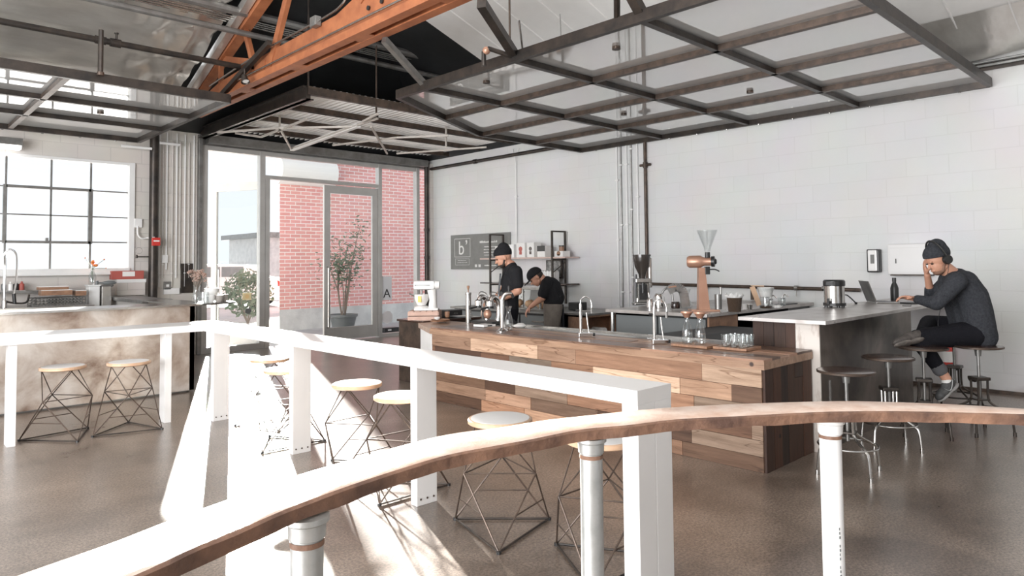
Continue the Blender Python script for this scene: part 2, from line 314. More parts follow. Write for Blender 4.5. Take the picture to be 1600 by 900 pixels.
def sheet_mat(name, c1, c2, c3, rough, metal, sc=2.4):
    M = bpy.data.materials.new(name); M.use_nodes = True; nt = M.node_tree; P = nt.nodes['Principled BSDF']; N = nt.nodes.new; L = nt.links.new
    tc = N('ShaderNodeTexCoord'); n = N('ShaderNodeTexNoise'); n.inputs['Scale'].default_value = sc; n.inputs['Detail'].default_value = 9; n.inputs['Distortion'].default_value = .35; n.inputs['Roughness'].default_value = .6; L(tc.outputs['Object'], n.inputs['Vector'])
    cr = N('ShaderNodeValToRGB'); e = cr.color_ramp.elements; e[0].position = .30; e[0].color = (*c1, 1); e[1].position = .62; e[1].color = (*c3, 1); k = e.new(.45); k.color = (*c2, 1); L(n.outputs['Fac'], cr.inputs[0]); L(cr.outputs[0], P.inputs['Base Color'])
    P.inputs['Metallic'].default_value = metal; mr = N('ShaderNodeMapRange'); mr.inputs[3].default_value = rough + .2; mr.inputs[4].default_value = rough - .08; L(n.outputs['Fac'], mr.inputs[0]); L(mr.outputs[0], P.inputs['Roughness'])
    return M
M_['floor'] = floor_mat()
M_['worn_sheet'] = sheet_mat('worn_zinc_sheet', (.17, .10, .07), (.46, .38, .32), (.68, .63, .58), .28, .5, 2.4)
M_['dark_sheet'] = sheet_mat('dark_rolled_steel', (.018, .014, .011), (.055, .043, .035), (.15, .12, .10), .28, .6, 1.5)
M_['slab'] = sheet_mat('pale_steel_top', (.33, .30, .28), (.46, .43, .41), (.56, .53, .51), .25, .5, 3)
M_['bar_front'] = plankmat('reclaimed_planks_long', 1, .62)
M_['bar_end'] = plankmat('reclaimed_planks_upright', 2, .6)
M_['bar_top'] = plankmat('reclaimed_planks_top', 1, .34, .12, .15)

M_['galv_pale'] = mat('pale_galvanised', (.58, .54, .49), .5, .2, col2=(.48, .44, .40), nscale=8)
XW, YW = 8.35, 11.1
# ---------------------------------------------------------------- room shell
def struct(name, bm, mt, **k): return tag(obj(name, bm, mt, **k), kind='structure')
bm = BM(); box(bm, (-4.15, -5.15, -.12), (XW + .2, YW + .12, 0)); struct('floor', bm, M_['floor'])
bm = BM(); box(bm, (XW, -5, 0), (XW + .2, YW + .1, 3.42)); struct('wall_right', bm, M_['white_wall'])
bm = BM(); WX0, WX1, WZ0, WZ1 = -1.7, 2.93, 1.34, 2.84
box(bm, (-4, YW, 0), (WX0, YW + .2, 3.45)); box(bm, (WX0, YW, 0), (WX1, YW + .2, WZ0)); box(bm, (WX0, YW, WZ1), (WX1, YW + .2, 3.45)); box(bm, (WX1, YW, 0), (3.93, YW + .2, 3.45))
struct('wall_front', bm, M_['cream_wall'])
bm = BM(); box(bm, (3.93, YW, 3.25), (XW, YW + .2, 3.45)); struct('wall_front_lintel', bm, M_['grey_steel'])
bm = BM(); box(bm, (-4.15, -5, 0), (-4, 3, 4.2)); box(bm, (-4.15, 9.2, 0), (-4, YW, 4.2)); box(bm, (-4.15, 3, 3.5), (-4, 9.2, 4.2)); struct('wall_left', bm, M_['cream_wall'])
bm = BM(); box(bm, (-4, -5.15, 0), (.5, -5, 4.2)); box(bm, (4, -5.15, 0), (XW, -5, 4.2)); box(bm, (.5, -5.15, 2.6), (4, -5, 4.2)); struct('wall_back', bm, M_['cream_wall'])
# roof: slopes at 0.35 up from the right wall and from the front wall, meeting on a hip
S, Z0 = .35, 3.42
def zr(x, y): return min(Z0 + S * (XW - x), Z0 + S * (YW - y), 6.0)
def slope(name, pts, mt, thick=.08):
    bm = BM(); lo = [bm.verts.new((x, y, zr(x, y))) for x, y in pts]; hi = [bm.verts.new((x, y, zr(x, y) + thick)) for x, y in pts]; n = len(pts)
    bm.faces.new(lo); bm.faces.new(hi[::-1])
    for i in range(n): bm.faces.new((lo[i], hi[i], hi[(i + 1) % n], lo[(i + 1) % n]))
    return struct(name, bm, mt)
slope('ceiling', [(XW, -5), (XW, 7.1), (4.35, 7.1), (.98, 3.73), (.98, -5)], M_['white_roof'])
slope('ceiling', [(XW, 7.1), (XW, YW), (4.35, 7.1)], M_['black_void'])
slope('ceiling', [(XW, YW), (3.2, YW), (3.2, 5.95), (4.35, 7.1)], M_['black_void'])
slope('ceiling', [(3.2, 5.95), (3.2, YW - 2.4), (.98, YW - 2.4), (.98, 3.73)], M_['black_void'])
slope('ceiling', [(.98, 3.73), (.98, -5), (-4, -5), (-4, 3.73)], M_['white_roof'])
# wrinkled foil lining over the left part of the front slope
bm = BM(); nx, ny = 110, 70; g = {}
for i in range(nx + 1):
    for j in range(ny + 1):
        x = -4 + 7.2 * i / nx; y = YW - 7.36 * j / ny
        w = .09 * noise.noise(V((x * .5, y * 2.2, 3))) + .07 * noise.noise(V((x * 1.6 + 5, y * 5, 7)))
        edge = max(0, 1 - abs(x - 3.0) / .9); w += edge * .16 * noise.noise(V((x * 6, y * 3, 1)))
        g[i, j] = bm.verts.new((x, y, zr(-9, y) - .03 + w - .03 * abs(math.sin(y * 2.2))))
for i in range(nx):
    for j in range(ny): bm.faces.new((g[i, j], g[i + 1, j], g[i + 1, j + 1], g[i, j + 1]))
struct('ceiling_foil', bm, M_['foil'], smooth='all')
# lining seams and folded eave on the right slope
bm = BM()
for y in (6.6, 5.92, 5.42, 4.9, 3.9, 3.0, 1.8, 1.34, .4):
    tube(bm, [(XW - .05, y, zr(XW - .05, y) - .005), (4.2, y, zr(4.2, y) - .005)], .012, 6)
for k in range(60):
    pass
struct('trim_1', bm, M_['white_roof'])
bm = BM(); ny = 90; rows = []
for j in range(ny + 1):
    y = -1 + 7.9 * j / ny; fl = .03 * noise.noise(V((y * 2.5, 0, 0))); drop = .02 * math.sin(y * 6)
    rows.append([bm.verts.new(p) for p in ((XW - .75, y, zr(XW - .75, y) - .01), (XW - .32 + fl, y, zr(XW - .32, y) - .02), (XW - .12 + fl, y, Z0 - .03 + drop), (XW - .02, y, Z0 - .02 + drop))])
for a, b in zip(rows, rows[1:]):
    for k in range(3): bm.faces.new((a[k], a[k + 1], b[k + 1], b[k]))
struct('trim_2', bm, M_['foil'], smooth='all')
bm = BM(); box(bm, (XW - .02, -5, 3.27), (XW, 7.3, 3.345)); struct('trim_3', bm, M_['black_steel'])
for z, k in ((3.355, 4), (3.315, 5)):
    bm = BM(); tube(bm, [(XW - .045, -4.9, z), (XW - .045, 6.9, z)], .013, 8); struct('trim_%d' % k, bm, M_['galv'])
bm = BM(); box(bm, (XW - .02, -5, 0), (XW, 11, .035)); struct('baseboard_right', bm, M_['brown_steel'])

# ---------------------------------------------------------------- window
win = tag(bpy.data.objects.new('window_1', None), kind='structure'); C.objects.link(win); win.location = (0, YW, 0)
bm = BM(); xs = [WX0, -.95, -.42, .11, .64, .93, 1.46, 1.965, 2.44, WX1]; zs = [WZ0, 1.71, 2.07, 2.44, WZ1]; Yc = YW + .08
for x in xs[1:-1]: box(bm, (x - .011, Yc - .015, WZ0), (x + .011, Yc + .015, WZ1))
for z in zs[1:-1]: box(bm, (WX0, Yc - .015, z - .009), (WX1, Yc + .015, z + .009))
local(obj('muntin_grid', bm, M_['grey_steel']), win)
bm = BM()
for a, b in (((1.44, WZ0 + .36, ), (2.46, 2.46)),):
    x0, x1, z0, z1 = 1.46, 2.44, 1.71, 2.44
    box(bm, (x0 - .03, Yc - .04, z0 - .025), (x0 + .012, Yc + .02, z1 + .02)); box(bm, (x1 - .03, Yc - .04, z0 - .025), (x1 + .02, Yc + .02, z1 + .02))
    box(bm, (x0, Yc - .04, z0 - .025), (x1, Yc + .02, z0 + .01)); box(bm, (x0, Yc - .04, z1 - .018), (x1, Yc + .02, z1 + .02)); box(bm, (1.9, Yc - .09, z0), (1.93, Yc - .03, z0 + .05))
local(obj('vent_sash', bm, M_['grey_steel']), win)
bm = BM(); box(bm, (WX0, Yc + .02, WZ0), (WX1, Yc + .026, WZ1)); local(obj('pane', bm, M_['pane']), win)
bm = BM(); t = .05
box(bm, (WX1 - .02, YW - .03, WZ0 - .06), (WX1 + t, YW + .1, WZ1 + .03)); box(bm, (WX0, YW - .028, WZ1 - .01), (WX1 - .021, YW + .098, WZ1 + .028)); box(bm, (WX0, YW - .10, WZ0 - .09), (WX1 + t + .01, YW + .099, WZ0 - .061))
box(bm, (WX0, YW - .08, WZ0 - .062), (WX1 - .021, YW + .098, WZ0 - .001))
local(obj('window_sill', bm, M_['white_paint']), win)

# ---------------------------------------------------------------- storefront
st = tag(bpy.data.objects.new('window_2', None), kind='structure'); C.objects.link(st); st.location = (5, YW, 0)
bm = BM(); Y0, Y1 = YW - .02, YW + .1
for x0, x1, z0, z1 in ((3.93, 4.02, 0, 3.25), (4.86, 4.95, 0, 3.25), (7.15, 7.22, 0, 3.2495), (8.02, 8.09, 0, 3.25), (3.94, 8.08, 3.18, 3.249), (4.95, 7.15, 2.80, 2.86), (3.93, 4.95, 0, .09), (7.2, 8.09, 0, .06), (4.955, 5.03, 0, 2.8)):
    kk = (x1 - x0) * .002 + z0 * .0013; box(bm, (x0, Y0 + kk, z0), (x1, Y1 - kk, z1))
local(obj('window_frame', bm, M_['alu']), st)
for x0, x1, z0, z1 in ((4.02, 4.86, .09, 3.18), (4.95, 7.15, 2.86, 3.18), (7.22, 8.02, .06, 3.18)):
    bm = BM(); box(bm, (x0, YW + .03, z0), (x1, YW + .036, z1)); local(obj('pane', bm, M_['pane']), st)
def leaf(name, org, rz, w, side):
    d = tag(bpy.data.objects.new(name, None), kind='structure'); C.objects.link(d); d.location = org; d.rotation_euler = (0, 0, rz)
    bm = BM()
    for a in ((0, .02, .12, 2.78), (w - .11, .02, w, 2.78)): box(bm, (a[0], -.025, a[1]), (a[2], .025, a[3]), .003)
    box(bm, (.119, -.024, 2.64), (w - .109, .024, 2.778)); box(bm, (.119, -.024, .022), (w - .109, .024, .24))
    obj('door_frame', bm, M_['alu'], d); bm = BM(); box(bm, (.12, -.004, .24), (w - .11, .004, 2.64)); obj('pane', bm, M_['pane'], d)
    bm = BM(); hx = side; tube(bm, [(hx, -.03, .25), (hx, -.08, .27), (hx, -.08, 1.3), (hx, -.03, 1.32)], .014, 10); obj('door_handle', bm, M_['steel'], d)
    return d
leaf('door_1', (6.04, YW + .04, 0), 0, 1.1, .06)
leaf('door_2', (5.03, YW + .12, 0), R(116), 1.15, 1.08)
# signs stuck on the glass
def pane_sign(name, label, cat, x, z, y=YW + .026):
    t = thing(name, label, cat, (x, y, z)); return t
t = pane_sign('window_sticker', 'small round dark grey sticker on the tall fixed glass pane', 'sticker', 4.69, .62)
bm = BM(); cyl(bm, (0, 0, 0), .05, .004, 28, axis=(0, -1, 0)); obj('sticker_disc', bm, M_['grey_plastic'], t)
t = pane_sign('window_decal', 'pale yellow square decal above the round sticker on the glass', 'sticker', 4.67, .86)
bm = BM(); box(bm, (-.07, -.003, -.06), (.07, 0, .06)); obj('decal', bm, mat('pale_yellow', (.80, .68, .40), .6), t); bm = BM(); cyl(bm, (0, -.003, 0), .035, .002, 20, axis=(0, -1, 0)); obj('emblem', bm, mat('pale_orange', (.82, .60, .30), .6), t)
t = pane_sign('grade_card', 'white health grade card with a dark letter A on the side glass', 'sign', 7.35, .80)
bm = BM(); box(bm, (-.11, -.003, -.12), (.11, 0, .33)); obj('card', bm, mat('pale_card', (.70, .70, .72), .7), t)
text('lettering', 'A', .24, M_['black'], t, (7.35, YW + .021, .73), (1, 0, 0), (0, 0, 1), .001, 'CENTER')
t = pane_sign('round_notice', 'round white notice below the letter A card on the glass', 'sign', 7.36, .36)
bm = BM(); cyl(bm, (0, 0, 0), .12, .003, 28, axis=(0, -1, 0)); obj('notice', bm, mat('pale_notice', (.72, .70, .71), .7), t)

# ---------------------------------------------------------------- outdoors
bm = BM(); box(bm, (-30, YW + .12, -.15), (50, 70, -.03)); tag(struct('ground', bm, M_['paving']))
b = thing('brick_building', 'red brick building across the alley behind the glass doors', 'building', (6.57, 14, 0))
bm = BM(); prism(bm, [(0, 0), (12, 0), (14, 5), (3.2, 5)], .42, 6.2); obj('brick_wall', bm, M_['hazed_red_brick'], b)
bm = BM(); prism(bm, [(-.02, -.05), (12, -.05), (14, 5), (3.2, 5)], -.03, .42); obj('concrete_base', bm, M_['concrete'], b)
t = thing('awning', 'pale rolled awning high on the brick building', 'awning', (6.5, 13.99, 3.05))
bm = BM(); prof = [(-.30 * math.sin(a), .34 - .3 * math.cos(a)) for a in [math.pi * k / 10 for k in range(11)]]
for (ya, za), (yb, zb) in zip(prof, prof[1:]): bar(bm, (0, ya, za), (0, yb, zb), .01, .01)
pts = [(0, *p) for p in prof]; A = [bm.verts.new(p) for p in pts]; B = [bm.verts.new((1.3, p[1], p[2])) for p in pts]
for k in range(10): bm.faces.new((A[k], A[k + 1], B[k + 1], B[k]))
bm.faces.new(A); bm.faces.new(B[::-1])
obj('awning_cloth', bm, M_['paper'], t, smooth=True)
# potted tree
t = thing('potted_tree', 'thin leafy tree in a grey tub in front of the brick wall', 'plant', (7.45, 12.9, -.03))
bm = BM(); lathe(bm, [(0, 0), (.20, 0), (.27, .30), (.30, .31), (.30, .36), (.26, .36), (.24, .30), (0, .29)], seg=28); obj('plant_pot', bm, M_['grey_plastic'], t, smooth=True)
bm = BM(); lf = BM(); rnd = random.Random(3)
for k in range(9):
    a = rnd.uniform(0, 6.28); top = V((math.cos(a) * rnd.uniform(.1, .5), math.sin(a) * rnd.uniform(.1, .4), rnd.uniform(1.3, 2.25)))
    p = smoothpts([(.03 * math.cos(a), .03 * math.sin(a), .28), (.08 * math.cos(a + 1), .08 * math.sin(a), .8), top * .75 + V((0, 0, .2)), top], 5); tube(bm, p, [.016 - .013 * i / len(p) for i in range(len(p))], 6)
    for q in range(75):
        c = p[rnd.randint(7, len(p) - 1)] + V((rnd.gauss(0, .14), rnd.gauss(0, .14), rnd.gauss(0, .12)))
        d = V((rnd.gauss(0, 1), rnd.gauss(0, 1), rnd.gauss(0, .8))).normalized(); s = d.orthogonal().normalized(); L_ = rnd.uniform(.035, .06)
        lf.faces.new([lf.verts.new(x) for x in (c - d * L_, c + s * L_ * .4, c + d * L_, c - s * L_ * .4)])
obj('stems', bm, M_['bark'], t, smooth=True); obj('foliage', lf, M_['leaf'], t)
def shrub(x, y, r, h, label, seed, name='shrub'):
    t = thing(name, label, 'plant', (x, y, -.03)); lf = BM(); rnd = random.Random(seed); bm = BM()
    for k in range(7):
        a = k * .9; tube(bm, [(0, 0, 0), (r * .5 * math.cos(a), r * .5 * math.sin(a), h * .5), (r * .8 * math.cos(a + .3), r * .8 * math.sin(a), h * .85)], [.02, .012, .004], 5)
    for q in range(1100):
        d = V((rnd.gauss(0, 1), rnd.gauss(0, 1), rnd.gauss(0, 1))).normalized() * rnd.uniform(.5, 1); c = V((d.x * r, d.y * r, h * .55 + d.z * h * .45))
        e = V((rnd.gauss(0, 1), rnd.gauss(0, 1), rnd.gauss(0, 1))).normalized(); s = e.orthogonal().normalized(); L_ = rnd.uniform(.05, .09)
        lf.faces.new([lf.verts.new(x) for x in (c - e * L_, c + s * L_ * .45, c + e * L_, c - s * L_ * .45)])
    obj('stems', bm, M_['bark'], t); obj('foliage', lf, M_['leaf'], t)
shrub(6.95, 16.5, .6, 1.32, 'loose green shrub behind the open glass door leaf', 5)
shrub(5.5, 17.4, .62, 1.25, 'low shrub outside near the tall fixed glass pane', 6)
t = thing('lamp_post', 'thin grey pole standing at the corner of the brick building', 'pole', (6.3, 14.1, -.03)); bm = BM(); tube(bm, [(0, 0, 0), (0, 0, 2.2)], .035, 10); obj('pole', bm, M_['grey_steel'], t)
bm = BM(); cyl(bm, (0, 0, 0), .07, .03, 14); obj('base_plate', bm, M_['grey_steel'], t)
# parked car seen between shrub and brick corner
t = thing('car', 'white car with red tail light parked in the street', 'car', (9.2, 24, -.03), R(142))
bm = BM(); prof = [(-2.1, .25), (-2.1, .75), (-1.95, .95), (-1.45, 1.0), (-1.0, 1.42), (.5, 1.45), (1.15, 1.0), (1.95, .88), (2.1, .6), (2.1, .25)]
A = [bm.verts.new((x, -.85, z)) for x, z in prof]; B = [bm.verts.new((x, .85, z)) for x, z in prof]; bm.faces.new(A); bm.faces.new(B[::-1])
for k in range(len(prof)): bm.faces.new((A[k], B[k], B[(k + 1) % 10], A[(k + 1) % 10]))
obj('body', bm, M_['white_metal'], t)
bm = BM()
for s in (-.86, .855): box(bm, (-.95, s, 1.03), (-.25, s + .005, 1.36)); box(bm, (-.2, s, 1.03), (.6, s + .005, 1.36))
obj('window', bm, M_['grey_plastic'], t)
for x in (-1.3, 1.3):
    for s in (-.78, .62): bm = BM(); cyl(bm, (x, s, .32), .32, .18, 24, axis=(0, 1, 0)); obj('wheel', bm, M_['black'], t)
bm = BM(); box(bm, (-2.13, -.85, .7), (-2.05, -.45, .9)); box(bm, (-2.13, .45, .7), (-2.05, .85, .9)); box(bm, (-2.1, -.87, .72), (-1.8, -.84, .9)); obj('tail_light', bm, M_['red'], t)
t = thing('far_house', 'pale low house across the street', 'building', (18.1, 40, -.03)); bm = BM(); box(bm, (0, 0, 0), (9, 6, 3.1)); obj('wall', bm, M_['concrete'], t)
bm = BM(); prism(bm, [(-.4, -.4), (9.4, -.4), (9.4, 6.4), (-.4, 6.4)], 3.1, 3.4); obj('roof', bm, M_['grey_steel'], t)
for x in (1, 5): bm = BM(); box(bm, (x, -.03, 1.1), (x + 1.4, .02, 2.3)); obj('window', bm, M_['grey_plastic'], t)
t = thing('door_wedge_box', 'small black box on the paving beyond the side glass', 'box', (8.0, 12.0, -.03)); bm = BM(); box(bm, (-.17, -.08, 0), (.17, .08, .1), .01); obj('body', bm, M_['black'], t); bm = BM(); box(bm, (-.1, -.085, .04), (-.02, -.079, .07)); obj('label_patch', bm, M_['paper'], t)

# ---------------------------------------------------------------- raised corrugated door deck above the storefront
dk = thing('raised_deck', 'overhead corrugated steel deck on brown joists above the glass doors', 'canopy', (6, 9.3, 3.4))
bm = BM(); x0, x1, y0, y1 = 3.98, 8.2, 7.62, 11.0
n = 190; A = []
for i in range(n + 1):
    x = x0 + (x1 - x0) * i / n; z = 3.50 + (.014 if i % 4 in (1, 2) else -.014)
    A.append((bm.verts.new((x, y0, z)), bm.verts.new((x, y1, z))))
for a, b_ in zip(A, A[1:]): bm.faces.new((a[0], b_[0], b_[1], a[1]))
local(obj('corrugated_sheet', bm, M_['corrugated']), dk)
for y in (8.5, 9.4, 10.3): bm = BM(); box(bm, (x0, y - .02, 3.40), (x1, y + .02, 3.475)); box(bm, (x0, y - .035, 3.40), (x1, y + .035, 3.406)); local(obj('joist', bm, M_['brown_steel']), dk)
bm = BM(); box(bm, (x0 - .06, y0 - .03, 3.40), (x1, y0 + .03, 3.50)); local(obj('edge_beam', bm, M_['brown_steel']), dk)
bm = BM(); box(bm, (x0 - .08, y0, 3.34), (x0 - .02, YW - .02, 3.50)); box(bm, (x0 - .12, y0, 3.34), (x0 + .02, YW - .02, 3.355)); box(bm, (x0 - .12, y0, 3.49), (x0 + .02, YW - .02, 3.505)); local(obj('edge_beam', bm, M_['black_steel']), dk)
bm = BM(); box(bm, (x0, 10.94, 3.27), (x1, YW - .02, 3.40)); local(obj('edge_beam', bm, M_['grey_steel']), dk)
def strut(p, q, r=.018):
    bm = BM(); bar(bm, p, q, r * 1.5, r * 1.5); local(obj('brace', bm, M_['galv_pale']), dk)
zb = 3.31
for p, q in (((437, 200), (300 + 135 * 1.0, 206)), ((340, 207), (437, 200)), ((437, 200), (555, 198)), ((455, 233), (545, 200)), ((545, 200), (590, 185)), ((437, 200), (455, 233)), ((368, 208), (408, 214)), ((408, 214), (480, 186)), ((580, 198), (605, 240)), ((520, 227), (620, 215)), ((620, 215), (700, 212)), ((620, 240), (760, 230)), ((567, 190), (590, 178))):
    strut(on(2, zb, *p), on(2, zb, *q))
a = on(2, zb, 437, 200); strut(a, a + V((0, 0, .18)), .014); a = on(2, zb, 697, 215); strut(a, a + V((0, 0, .18)), .014); strut(a, a - V((0, 0, .15)), .014)
bm = BM(); a = on(2, zb, 455, 234); b_ = on(2, zb, 560, 196); bar(bm, a, b_, .07, .05); local(obj('rail', bm, M_['corrugated']), dk)
for (px, py, nm) in ((588, 182, 'rod'),):
    p = on(2, 3.36, px, py); t = thing('hanger_rod', 'pale hanger rod dropping from the roof to the corrugated deck', 'rod', p); bm = BM(); tube(bm, [(0, 0, 0), (0, 0, zr(p.x, p.y) - 3.36)], .013, 8); obj('rod', bm, M_['brown_steel'], t); bm = BM(); cyl(bm, (0, 0, -.03), .03, .06, 10); obj('turnbuckle', bm, M_['black_steel'], t)
p = V((3.95, 7.66, 3.5)); t = thing('hanger_rod', 'short dark hanger rod at the near corner of the corrugated deck', 'rod', p); bm = BM(); tube(bm, [(0, 0, 0), (0, 0, zr(p.x, p.y) - 3.5)], .014, 8); obj('rod', bm, M_['black_steel'], t)

# ---------------------------------------------------------------- framed glass panels under the roof
def panel(label, outer, xl, yl, ZP, clipline, pucks, skip=None):
    t = thing('glass_ceiling_panel', label, 'ceiling panel', (sum(p[0] for p in outer) / len(outer), sum(p[1] for p in outer) / len(outer), ZP))
    bm = BM(); n = len(outer)
    for i in range(n):
        a, b_ = V((*outer[i], ZP + .035)), V((*outer[(i + 1) % n], ZP + .035)); bar(bm, a, b_, .05, .09); 
    local(obj('outer_frame', bm, M_['black_steel']), t)
    for k, seg in enumerate(xl + yl):
        bm = BM(); bar(bm, (*seg[0], ZP + .02), (*seg[1], ZP + .02), .055, .045); bar(bm, (*seg[0], ZP + .05), (*seg[1], ZP + .05), .02, .06)
        local(obj('crossbar', bm, M_['brown_steel'] if k < len(xl) else M_['black_steel']), t)
    bm = BM(); prism(bm, outer, ZP + .055, ZP + .063); local(obj('glass_sheet', bm, M_['panel_glass']), t)
    bm = BM(); (a, b_), cnt = clipline
    for k in range(cnt):
        p = V((*a, 0)).lerp(V((*b_, 0)), (k + .5) / cnt); lathe(bm, [(0, 0), (.014, 0), (.014, .012), (0, .014)], (p.x, p.y, ZP - .02), 10)
    local(obj('bolt', bm, M_['steel']), t); t.children[-1]['kind'] = 'stuff'
    for x, y in pucks:
        bm = BM(); cyl(bm, (x, y, ZP + .03), .035, .026, 20); local(obj('fixing_disc', bm, M_['brown_steel']), t)
    return t
ZP = 3.1
ys = [1.66, 2.93, 4.27, 5.58, 7.08]
outer = [(4.12, 1.66), (8.31, 1.66), (8.31, 7.08), (6.15, 7.08), (4.12, 6.02)]
xl = [((5.19, 1.66), (5.19, 6.58)), ((6.24, 1.66), (6.24, 7.08)), ((7.28, 1.66), (7.28, 7.08))]
yl = [((4.12, y), (8.31, y)) for y in ys[1:4]]
disc = [tuple(on(2, ZP, *q)[:2]) for q in ((963, 83), (760, 135), (975, 184), (1172, 150))]
panel('large black framed glass panel hanging over the wooden bar', outer, xl, yl, ZP, (((8.31, 1.7), (8.31, 7.0)), 12), disc)
outer = [(-1.5, 7.36), (2.88, 7.36), (2.88, 10.56), (-1.5, 10.56)]
xl = [((1.41, 7.36), (1.41, 10.56)), ((-.05, 7.36), (-.05, 10.56))]; yl = [((-1.5, y), (2.88, y)) for y in (8.5, 9.52)]
panel('framed glass panel hanging over the steel counter by the window', outer, xl, yl, ZP, (((-1.4, 10.56), (2.8, 10.56)), 10), [tuple(on(2, ZP, 157, 182)[:2])])
def rod(label, p, q, r, mt, name='hanger_rod', sq=None, cat='rod'):
    t = thing(name, label, cat, p); bm = BM(); d = V(q) - V(p)
    if sq: bar(bm, (0, 0, 0), d, *sq)
    else: tube(bm, [(0, 0, 0), d], r, 8)
    obj('rod' if not sq else 'steel_section', bm, mt, t)
    bm = BM(); lathe(bm, [(0, -.01), (.03, -.01), (.03, .02), (0, .03)], seg=10); obj('bracket', bm, M_['brown_steel'], t); return t
def up(p, dz=None): return V((p[0], p[1], zr(p[0], p[1])))
a = V((4.14, 4.27, 3.16)); b_ = a + (V((3.3, 4.27, 4.7)) - a)
rod('thick black steel brace from the roof to the middle of the big glass panel', a, at(752, 5, 5.2), 0, M_['black_steel'], 'diagonal_brace', (.07, .07), 'brace')
a2 = V((4.14, 2.93, 3.16)); rod('thick black steel brace at the top edge of the big glass panel', a2, at(975, -30, 4.9), 0, M_['black_steel'], 'diagonal_brace', (.07, .07), 'brace')
a3 = V((4.14, 5.58, 3.16)); rod('grey steel brace meeting the far part of the big glass panel', a3, on(0, 3.5, 600, 62), 0, M_['grey_steel'], 'diagonal_brace', (.05, .06), 'brace')
p = V((4.16, 4.35, 3.16)); rod('pale vertical rod beside the thick brace', p, (p.x, p.y, zr(p.x, p.y)), .009, M_['brown_steel'])
q = on(2, 3.16, 817, 82); rod('thin leaning rod with a black hook at its upper end', q, at(811, 32, 5.9), .008, M_['black_steel'])
q = on(2, 3.16, 877, 66); rod('thin grey wire rod above the big glass panel', q, at(875, 22, 6.2), .004, M_['grey_steel'])
q = on(2, 3.16, 964, 38); rod('short black pipe hanger with a copper collar', q, at(964, -20, 4.9), .024, M_['black_steel'])
q = on(2, 3.1, 157, 126); rod('black pipe hanger holding the panel by the window', V((q.x, q.y, 3.16)), at(157, 62, q.dot(CW)) if False else V((q.x, q.y, 3.16)) + V((0, 0, .42)), .022, M_['black_steel'])
t = thing('bent_pipe', 'black bent pipe with copper elbow on the big glass panel', 'pipe', V((4.1, 4.42, 3.16)))
bm = BM(); P0 = at(756, 103, 5.95); P1 = at(756, 82, 5.95); P2 = at(764, 76, 5.93); P3 = at(806, 90, 6.0)
tube(bm, [P0, P1, P2, P3], .022, 10); local(obj('pipe', bm, M_['black_steel']), t); bm = BM(); ell(bm, P1.lerp(P2, .5), (.035, .035, .035)); local(obj('elbow', bm, M_['copper']), t)

# ---------------------------------------------------------------- orange roof truss
XT = 3.4
tr = thing('roof_truss', 'orange painted steel roof truss with thin conduits along it', 'truss', (XT, 6.5, 3.43))
bm = BM()
for s in (-.07, .07):
    box(bm, (XT + s - .006, 1.0, 3.45), (XT + s + .006, 10.0, 3.56)); 
box(bm, (XT - .13, 1.0, 3.445), (XT - .035, 10.0, 3.457)); box(bm, (XT + .035, 1.0, 3.445), (XT + .13, 10.0, 3.457))
for y in (1.6, 2.9, 4.2, 5.5, 6.8, 8.1, 9.4): box(bm, (XT - .07, y - .12, 3.447), (XT + .07, y + .12, 3.456))
local(obj('bottom_chord', bm, M_['orange']), tr)
bm = BM(); vs = [(10.35, 3.5), (9.0, 3.72), (7.5, 3.78), (6.0, 3.80), (5.55, 3.90), (4.66, 3.90), (4.66, 3.5)]
A = [bm.verts.new((XT - .012, y, z)) for y, z in vs]; B = [bm.verts.new((XT + .012, y, z)) for y, z in vs]; bm.faces.new(A); bm.faces.new(B[::-1])
for k in range(len(vs)): bm.faces.new((A[k], B[k], B[(k + 1) % 7], A[(k + 1) % 7]))
local(obj('gusset_plate', bm, M_['orange']), tr)
bm = BM()
for y in (5.40, 5.18): cyl(bm, (XT - .02, y, 3.70), .022, .012, 14, axis=(-1, 0, 0))
local(obj('hole_plug', bm, M_['black']), tr)
for a, b_, wd in (((XT, 7.5, 3.6), (XT, 6.65, 4.95), .10), ((XT, 7.9, 3.65), (XT, 8.45, 4.7), .07), ((XT, 9.67, 4.20), (XT, 7.6, 3.64), .12), ((XT, 8.95, 3.7), (XT, 8.95, 4.05), .05), ((XT, 5.5, 3.8), (XT, 5.95, 4.6), .08), ((XT, 5.2, 3.8), (XT, 4.9, 4.6), .07), ((XT, 4.4, 3.5), (XT, 3.0, 5.2), .1)):
    bm = BM(); bar(bm, a, b_, wd, .05, up=(1, 0, 0)); local(obj('web_member', bm, M_['orange']), tr)
bm = BM(); bar(bm, (XT, 10.35, 3.52), (XT, 4.2, zr(-9, 4.2) - .2), .12, .12); local(obj('top_chord', bm, M_['orange']), tr)
bm = BM(); bar(bm, (XT - .12, 10.3, 3.50), (XT - .12, 6.6, zr(-9, 6.6) - .1), .09, .10); local(obj('foil_sleeve', bm, M_['foil']), tr)
t = thing('electrical_conduit', 'pale thin conduit bending along the orange truss plate', 'conduit', (XT - .05, 7, 3.7))
bm = BM(); xs_ = XT - .05
tube(bm, smoothpts([(xs_, 9.2, 3.71), (xs_, 7.6, 3.80), (xs_, 6.2, 3.81), (xs_, 5.85, 3.84), (xs_, 5.65, 3.93), (xs_, 5.2, 3.95), (xs_, 4.8, 4.1)], 6), .011, 8); local(obj('pipe', bm, M_['steel']), t)
bm = BM(); box(bm, (xs_ - .04, 6.28, 3.76), (xs_ + .03, 6.4, 3.86), .01); local(obj('junction_box', bm, M_['grey_steel']), t)
t = thing('electrical_conduit', 'straight pale conduit running below the truss plate', 'conduit', (XT - .09, 6, 3.58)); bm = BM(); tube(bm, [(XT - .09, 8.2, 3.58), (XT - .09, 2.4, 3.585)], .012, 8); local(obj('pipe', bm, M_['steel']), t)
